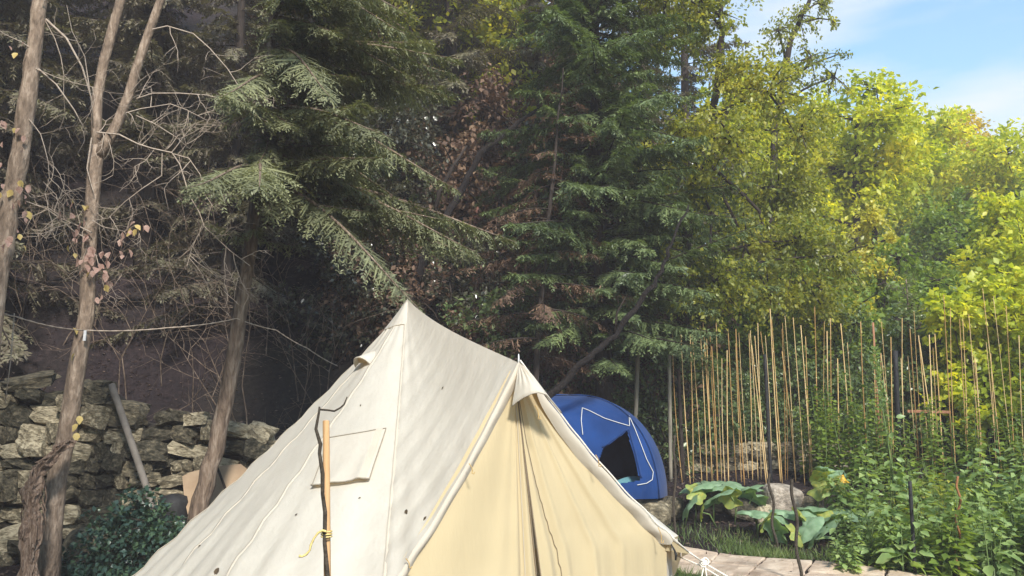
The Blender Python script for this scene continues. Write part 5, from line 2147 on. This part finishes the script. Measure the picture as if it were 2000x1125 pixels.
# ------------------------------------------------------------------ shrubs
def shrub(name, label, base, clumps, n, L, mat, seed, group=None, asp=0.6, cat_='shrub', droop=0.3, barkm='bark_dark', per=20):
    r = np.random.RandomState(seed)
    t = thing(name, label, cat_, base, group)
    mb = MB()
    cl = []
    for c in clumps:
        cc = Vector(base) + Vector(c[:3])
        cl.append((cc.x, cc.y, cc.z, c[3]))
        limb(mb, Vector(base) + Vector((r.normal() * 0.05, r.normal() * 0.05, 0)), cc, 0.022, 0.006, r, seg=5)
    V, T = leafy(r, cl, n, L, asp, droop, mb, per=per)
    mb.build('stems', M[barkm], t)
    np_mesh('foliage', V, T, mat, t)
    return t


Z0 = Vector((0, 0, 0))
shA = shrub('undergrowth_shrub', 'dark leafy shrub in the undergrowth behind the canes', Z0, [(0, 0, 0.8, 0.6), (0.5, 0, 1.2, 0.5), (-0.5, 0.1, 1.3, 0.55), (0.1, -0.2, 1.8, 0.5), (0.4, 0.2, 0.5, 0.5), (-0.4, -0.2, 0.5, 0.5), (0.0, 0.1, 2.3, 0.4)], 4600, 0.085, M['lf_dark'], 101, 'undergrowth shrubs')
shB = shrub('undergrowth_shrub', 'dark leafy shrub in the undergrowth behind the canes', Z0, [(0, 0, 0.6, 0.6), (0.6, 0, 0.9, 0.5), (-0.6, 0.1, 0.9, 0.5), (0.1, -0.2, 1.5, 0.6), (-0.3, 0.2, 2.0, 0.4), (0.5, 0.1, 1.7, 0.4)], 4200, 0.07, M['lf_dark'], 102, 'undergrowth shrubs')
shI = shrub('ivy_thicket', 'glossy dark evergreen thicket on the shaded bank', Z0, [(0, 0, 0.6, 0.7), (0.7, 0, 1.0, 0.6), (-0.7, 0.1, 1.0, 0.6), (0.1, -0.2, 1.6, 0.7), (-0.4, 0.2, 2.2, 0.5), (0.6, 0.1, 1.9, 0.5)], 4200, 0.085, M['lf_ivy'], 103, 'evergreen thickets on the bank')
r = np.random.RandomState(104)
first = {'A': True, 'B': True}
sp_ = []
for px in range(1130, 1860, 48):
    for Y, s in ((14.9, 0.95), (15.9, 1.25), (17.2, 1.6)):
        sp_.append((px + r.uniform(-22, 22), Y + r.uniform(-0.3, 0.3), s * r.uniform(0.8, 1.15)))
for k, (px, Y, s) in enumerate(sp_):
    if Y < 15.4 and 1320 < px < 1520:
        s *= 0.8
    x = (px - 1000) / F * Y
    src = shA if k % 2 else shB
    loc = (x, Y, gz(x, Y) - 0.05)
    plc = 'behind the blue tent' if px < 1310 else 'behind the bare canes' if px < 1600 else 'behind the leafy bean row'
    siz = 'low' if Y < 15.4 else 'shoulder-high' if Y < 16.6 else 'tall'
    lab = siz + ' dark-green leafy shrub ' + plc
    if k < 2:
        src.location = loc
        src.scale = (s, s, s)
        src['label'] = lab
        src['group'] = siz + ' shrubs ' + plc
    else:
        dup(src, loc, r.uniform(0, 6.28), s, lab, siz + ' shrubs ' + plc, mats={'foliage': M['lf_dark'] if k % 3 == 0 else M['lf_green']})
kk = 0
for row in range(9):
    Y = 14.3 + row * 1.15
    for c in range(8):
        px = 560 + c * 105 + r.uniform(-45, 45) + (row % 2) * 50
        if px < 640 and row < 3:
            continue
        Yj = Y + r.uniform(-0.5, 0.5)
        x = (px - 1000) / F * Yj
        s = r.uniform(0.8, 1.25) * (1 + 0.06 * row)
        loc = (x, Yj, gz(x, Yj) - 0.08)
        kind = r.choice([0, 1, 1, 2])
        lab = [('glossy dark evergreen thicket', 'evergreen thickets'), ('rust-brown withered thicket', 'withered thickets'), ('mid-green leafy thicket', 'green thickets')][kind]
        plc = 'low on the shaded bank' if row < 3 else 'halfway up the shaded bank' if row < 6 else 'high up the shaded bank'
        mt = [M['lf_ivy'], M['lf_brown'], M['lf_dark']][kind]
        if kk == 0:
            shI.location = loc
            shI['label'] = 'glossy dark evergreen thicket low on the shaded bank'
            shI['group'] = 'evergreen thickets low on the shaded bank'
        else:
            dup(shI, loc, r.uniform(0, 6.28), s, lab[0] + ' ' + plc, lab[1] + ' ' + plc, mats={'foliage': mt})
        kk += 1

for k in range(14):
    x_, y_ = [(7.6, 11.6), (8.4, 13.0), (9.4, 11.2), (10.2, 13.6), (11.4, 12.0), (9.6, 15.0), (12.4, 14.4), (11.6, 16.4), (8.2, 9.6), (10.0, 8.8), (13.4, 11.0), (12.0, 9.2), (9.2, 16.8), (14.0, 16.0)][k]
    dup(shA if k % 2 else shB, (x_, y_, gz(x_, y_) - 0.05), k * 1.3, 1.0 + 0.2 * (k % 3), 'leafy green shrub past the end of the vine hedge', 'shrubs past the end of the vine hedge', mats={'foliage': M['lf_green']})

# bluish bush in front of the wall
bb_ = gpt(240, 1125, 8.7)
shrub('bluish_bush', 'low bluish-green bush at the foot of the stone wall', bb_, [(-0.5, 0, 0.25, 0.32), (0, 0, 0.35, 0.36), (0.4, -0.05, 0.4, 0.34), (0.15, 0.1, 0.62, 0.32), (-0.25, 0.05, 0.45, 0.3), (0.05, 0.1, 0.85, 0.26), (-0.1, 0.1, 0.7, 0.3), (0.3, 0.0, 0.68, 0.3), (0.55, -0.1, 0.15, 0.3), (-0.2, -0.2, 0.1, 0.35), (0.2, -0.25, 0.12, 0.35)], 7000, 0.06, M['lf_blue'], 105, asp=0.7)
for k, (px, Y, s) in enumerate([(120, 8.4, 0.5), (20, 8.8, 0.5), (420, 9.3, 0.35)]):
    pass

# vine hedge on the right, sun glow put into its leaf colour
vb = gpt(1930, 860, 14.3)
cl = [(1870, 615, 0.5), (1925, 655, 0.6), (1975, 615, 0.6), (2010, 720, 0.6), (1925, 740, 0.55), (1850, 600, 0.35), (1880, 690, 0.5), (1970, 790, 0.55), (1900, 810, 0.5), (2030, 620, 0.6), (1990, 560, 0.5), (1940, 570, 0.45), (1860, 760, 0.4), (2050, 800, 0.6), (2070, 700, 0.6)]
shrub('vine_hedge', 'bright yellow-green vine hedge behind the right-hand canes', vb, [tuple(at(x, y, 14.3 + 0.25 * math.sin(i * 2.4)) - vb) + (q,) for i, (x, y, q) in enumerate(cl)], 13000, 0.12, M['lf_yellow'], 106, asp=0.8, cat_='hedge', droop=0.4)

# ------------------------------------------------------------------ broadleaf trees
def px_clumps(lst, Y, jit, seed):
    rr_ = np.random.RandomState(seed)
    out_ = []
    for (x, y, q) in lst:
        p = at(x, y, Y + rr_.normal() * jit)
        out_.append((p.x, p.y, p.z, q))
    return out_


# olive cascading tree
ctr = px_clumps([(1330, 60, 0.8), (1440, 130, 0.6), (1380, 20, 0.7), (1500, 180, 0.9), (1560, 260, 0.8), (1430, 270, 0.8), (1520, 370, 0.9), (1360, 370, 0.6), (1460, 470, 0.8), (1560, 470, 0.8), (1600, 560, 0.7), (1400, 560, 0.7), (1300, -20, 0.8), (1260, 300, 0.5), (1290, 420, 0.5), (1310, 520, 0.5),
                 (1500, 570, 0.7), (1640, 500, 0.6), (1240, -60, 0.9), (1390, -80, 0.9), (1340, 250, 0.6), (1560, 370, 0.6), (1620, 620, 0.6)], 14.4, 0.6, 1)
tree('cascading_tree', 'tall tree with small olive and yellow leaves in hanging sprays', [gpt(1330, 800, 14.6), at(1335, 640, 14.6), at(1340, 480, 14.6), at(1365, 300, 14.6), at(1400, 180, 14.5), at(1410, 60, 14.5), at(1400, -60, 14.5)],
     ctr, 36000, 0.085, M['lf_olive'], M['bark_dark'], 201, asp=0.6, droop=0.6, r0=0.12)
# sparse brownish crown that reaches into the sky
ctr = px_clumps([(1560, 30, 0.55), (1600, 5, 0.4), (1520, 60, 0.45), (1625, 40, 0.25), (1585, 110, 0.5), (1630, 150, 0.4), (1540, 140, 0.6), (1640, 105, 0.25)], 17.5, 0.3, 2)
tree('thin_tree', 'sparse tree top with thin hanging clusters against the sky', [gpt(1500, 800, 17.6), at(1500, 500, 17.6), at(1515, 250, 17.5), at(1545, 80, 17.5), at(1575, 10, 17.5), at(1610, -40, 17.5)],
     ctr, 2600, 0.08, M['lf_olive'], M['bark_dark'], 202, asp=0.6, droop=0.8, r0=0.10)
# sunlit trees on the right-hand slope
defs = [
    ('tall bright yellow-green tree with dark spreading limbs', 22, [(1600, 230, 1.1), (1660, 290, 1.2), (1720, 230, 1.0), (1755, 310, 1.1), (1620, 340, 1.1), (1700, 170, 0.6), (1690, 380, 1.1), (1770, 230, 0.5), (1560, 320, 0.9), (1580, 420, 0.9)], 'lf_yellow', 1660, 14000, 0.17),
    ('rounded yellow-green tree left of the amber crown', 29, [(1800, 290, 1.3), (1840, 350, 1.5), (1780, 380, 1.4), (1850, 250, 0.9), (1900, 380, 1.4), (1830, 420, 1.3)], 'lf_yellow', 1820, 11000, 0.20),
    ('small amber-orange autumn crown on the skyline', 31, [(1870, 255, 0.9), (1905, 295, 0.9), (1880, 310, 0.8), (1930, 330, 0.6)], 'lf_amber', 1890, 5500, 0.17),
    ('light green tree right of the amber crown', 27, [(1960, 300, 1.3), (2040, 290, 1.4), (1940, 370, 1.2), (2010, 370, 1.4), (1990, 440, 1.2), (2090, 360, 1.4)], 'lf_yellow', 1985, 10000, 0.19),
    ('dense mid-green tree in the hollow below the yellow crowns', 20.5, [(1840, 430, 0.9), (1890, 490, 1.0), (1810, 560, 0.8), (1880, 570, 0.9), (1760, 600, 0.7), (1930, 440, 0.7), (1720, 560, 0.5), (1830, 640, 0.8)], 'lf_green', 1850, 10000, 0.15),
    ('small pale yellow tree with drooping foliage beside the dark hollow', 17.8, [(1700, 425, 0.36), (1715, 480, 0.36), (1690, 520, 0.42), (1660, 575, 0.42), (1735, 470, 0.22), (1680, 610, 0.4), (1720, 535, 0.3)], 'lf_pale', 1690, 5500, 0.10),
    ('bright sunlit tree above the vine hedge', 18, [(1960, 430, 0.8), (2000, 500, 0.9), (1935, 520, 0.6), (2050, 450, 0.9), (1985, 590, 0.7), (1910, 580, 0.5)], 'lf_yellow', 1975, 9000, 0.15),
]
for k, (lab, Y, cl, mat, bx, n, L) in enumerate(defs):
    b_ = gpt(bx, 700, Y)
    top = at(bx + 20, min(c[1] for c in cl) + 30, Y)
    tree('broadleaf_tree', lab, [b_, b_.lerp(top, 0.4) + Vector((0.15, 0, 0)), b_.lerp(top, 0.75) - Vector((0.1, 0, 0)), top], px_clumps(cl, Y, 0.7, 10 + k), n, L, M[mat], M['bark_dark'], 210 + k,
         group=None, droop=0.35, r0=0.16)
# conifer shoot showing pale among the beans
pc = gpt(1785, 760, 15.5)
conifer('young_conifer', 'pale young conifer tip above the bean canes', [pc, pc + Vector((0, 0, 2.0)), Vector((pc.x, pc.y, at(1785, 545, 15.5).z))], (0.05, 0.008), pc.z + 0.6, at(1785, 550, 15.5).z, 0.8, 0.25, 0.06, M['lf_spruce'], M['bark'], 230, droop=-0.3, shoot=0.08, tw_step=0.07, sw=0.016)

# wood on the far slope
rng = np.random.RandomState(300)
ft = tree('far_tree', 'green tree of the wood on the far slope', [(0, 0, 0), (0, 0, 2), (0.2, 0, 4), (0, 0.1, 6.5)],
          [(0, 0, 3.0, 1.6), (1.3, 0.2, 3.8, 1.4), (-1.3, -0.2, 3.9, 1.5), (0.2, 1.0, 4.8, 1.5), (-0.3, -1.0, 5.2, 1.5), (0.8, -0.6, 6.0, 1.3), (-0.6, 0.4, 6.6, 1.2), (0, 0, 7.3, 0.9), (1.0, 0.8, 2.2, 1.2), (-1.0, -0.8, 2.2, 1.2)], 12000, 0.17, M['lf_green'], M['bark_dark'], 301, 'trees of the wood on the far slope', r0=0.18)
fspots = []
for k in range(26):
    px = rng.uniform(1250, 2150)
    Y = rng.uniform(24, 44)
    x = (px - 1000) / F * Y
    s = rng.uniform(0.75, 1.1)
    z = gz(x, Y)
    # keep the skyline where the photograph has it
    lim = np.interp(px, [1250, 1500, 1640, 1760, 1850, 2000, 2150], [-200, 150, 200, 260, 300, 320, 320])
    zmax = at(px, float(lim), Y).z
    if z + 8.2 * s > zmax:
        s = (zmax - z) / 8.2
    if s < 0.4:
        continue
    fspots.append((x, Y, z - 0.1, s))
for k, (x, Y, z, s) in enumerate(fspots):
    if k == 0:
        ft.location = (x, Y, z)
        ft.scale = (s, s, s)
    else:
        mm = [M['lf_green'], M['lf_yellow'], M['lf_olive']][k % 3]
        lb = ['green tree of the wood on the far slope', 'yellow-green tree of the wood on the far slope', 'olive tree of the wood on the far slope'][k % 3]
        gp = ['trees of the wood on the far slope', 'yellow-green trees on the far slope', 'olive trees on the far slope'][k % 3]
        dup(ft, (x, Y, z), rng.uniform(0, 6.28), s, lb, gp, mats={'crown': mm})

# smaller leafy trees on the lower bank behind the canvas tent
for k, (x_, y_, s_, m_, lb) in enumerate([(-2.4, 15.0, 0.62, 'lf_ivy', 'dusky small-leaved tree on the bank left of the fir'), (-0.5, 15.6, 0.7, 'lf_brown', 'brown-leaved tree on the bank behind the tent peak'), (1.0, 16.4, 0.75, 'lf_ivy', 'dusky tree on the bank behind the fir'),
                                          (2.9, 16.2, 0.7, 'lf_dark', 'dark green tree on the bank right of the fir'), (-1.4, 18.2, 0.9, 'lf_olive', 'olive-leaved tree higher up the bank behind the spruce')]):
    o = dup(ft, (x_, y_, gz(x_, y_) - 0.1), 0.7 + 1.9 * k, s_, lb, None, mats={'crown': M[m_]})
    if 'group' in o:
        del o['group']

# unseen trees added out of view to shade the left bank and wall
for k, (x_, y_, s_) in enumerate([(-5.4, -1.5, 1.7), (-8.4, -0.8, 1.7), (-9.5, 3.5, 1.4), (-7.0, -5.0, 2.0)]):
    dup(ft, (x_, y_, gz(x_, y_) - 0.1), 1.1 * k, s_, 'unseen leafy tree added out of view for shade', 'unseen trees added for shade')

# ------------------------------------------------------------------ grass, litter
r = np.random.RandomState(401)
P = []
while len(P) < 9000:
    if r.uniform() < 0.6:
        t_, w_ = r.uniform(0, 1), 1.02 + abs(r.normal()) * 0.35
    else:
        t_, w_ = r.uniform(0, 1), -0.02 - abs(r.normal()) * 0.4
    x, y = path_pt(min(t_, 0.999), w_)
    if math.sin(x * 5.1) + math.sin(y * 4.3 + x) + r.normal() * 0.8 < -0.7:
        continue
    P.append((x, y, gz(x, y)))
P = np.array(P)
D = r.normal(size=P.shape) * np.array([0.5, 0.5, 0]) + np.array([0, 0, 1.0])
V, T = diamonds(P, D, r.normal(size=P.shape), r.uniform(0.05, 0.17, len(P)), r.uniform(0.005, 0.010, len(P)), 0.1, 0.35)
go_ = np_mesh('grass', V, T, M['grass'])
go_['kind'] = 'stuff'
tag(go_, 'short tufty grass along the edges of the pale path', 'grass')

n = 26000
x = r.uniform(-10, 7, n)
y = r.uniform(5, 20, n)
P = np.stack([x, y, g(x, y) + 0.012], 1)
D = r.normal(size=P.shape) * np.array([1, 1, 0.25])
V, T = diamonds(P, D, r.normal(size=P.shape) * 0.35 + np.array([0, 0, 1.0]), r.uniform(0.03, 0.085, n), r.uniform(0.02, 0.05, n), 0.4)
lo_ = np_mesh('leaf_litter', V, T, M['litter'])
lo_['kind'] = 'stuff'
tag(lo_, 'dead brown leaves scattered over the dark soil', 'leaf litter')

# tangled bare brush on the dark bank at the left
r = np.random.RandomState(410)
brush = thing('bare_brush', 'tangle of leafless brush on the dark bank behind the stone wall', 'shrub', (-5.0, 12.6, gz(-5.0, 12.6)))
for k in range(46):
    mb = MB()
    x = r.uniform(-8.5, -2.5)
    y = r.uniform(11.6, 14.5)
    b_ = Vector((x, y, gz(x, y) - 0.03))
    twiggy(mb, b_, (r.normal() * 0.4, -0.3, 1.0), r.uniform(1.0, 2.6), 0.012, 2, r, 0.3)
    mb.build('stem', M['bark'], brush)

# haze volume added to lift the shadows, standing for lens veil
hz = MB()
X0, X1, Y0_, Y1_, Zb, Zt = -152, 182, -62, 262, -1.2, 62
hv = [(x, y, z) for z in (Zb, Zt) for y in (Y0_, Y1_) for x in (X0, X1)]
hz.add(hv, [(0, 2, 3, 1), (4, 5, 7, 6), (0, 1, 5, 4), (2, 6, 7, 3), (0, 4, 6, 2), (1, 3, 7, 5)])
hm, hnt, hout = new_mat('haze')
hvol = hnt.nodes.new('ShaderNodeVolumePrincipled')
hvol.inputs['Color'].default_value = (0.97, 0.91, 0.97, 1)
hvol.inputs['Density'].default_value = 0.0028
hnt.links.new(hvol.outputs[0], hout.inputs['Volume'])
ho = hz.build('haze', hm, None, smoothed=False)
ho['kind'] = 'stuff'
tag(ho, 'thin haze volume added to lift the dark tones of the wood', 'haze')

for o in LOCS:
    if '_loc' in o:
        del o['_loc']
for o in bpy.data.objects:
    if '_loc' in o:
        del o['_loc']
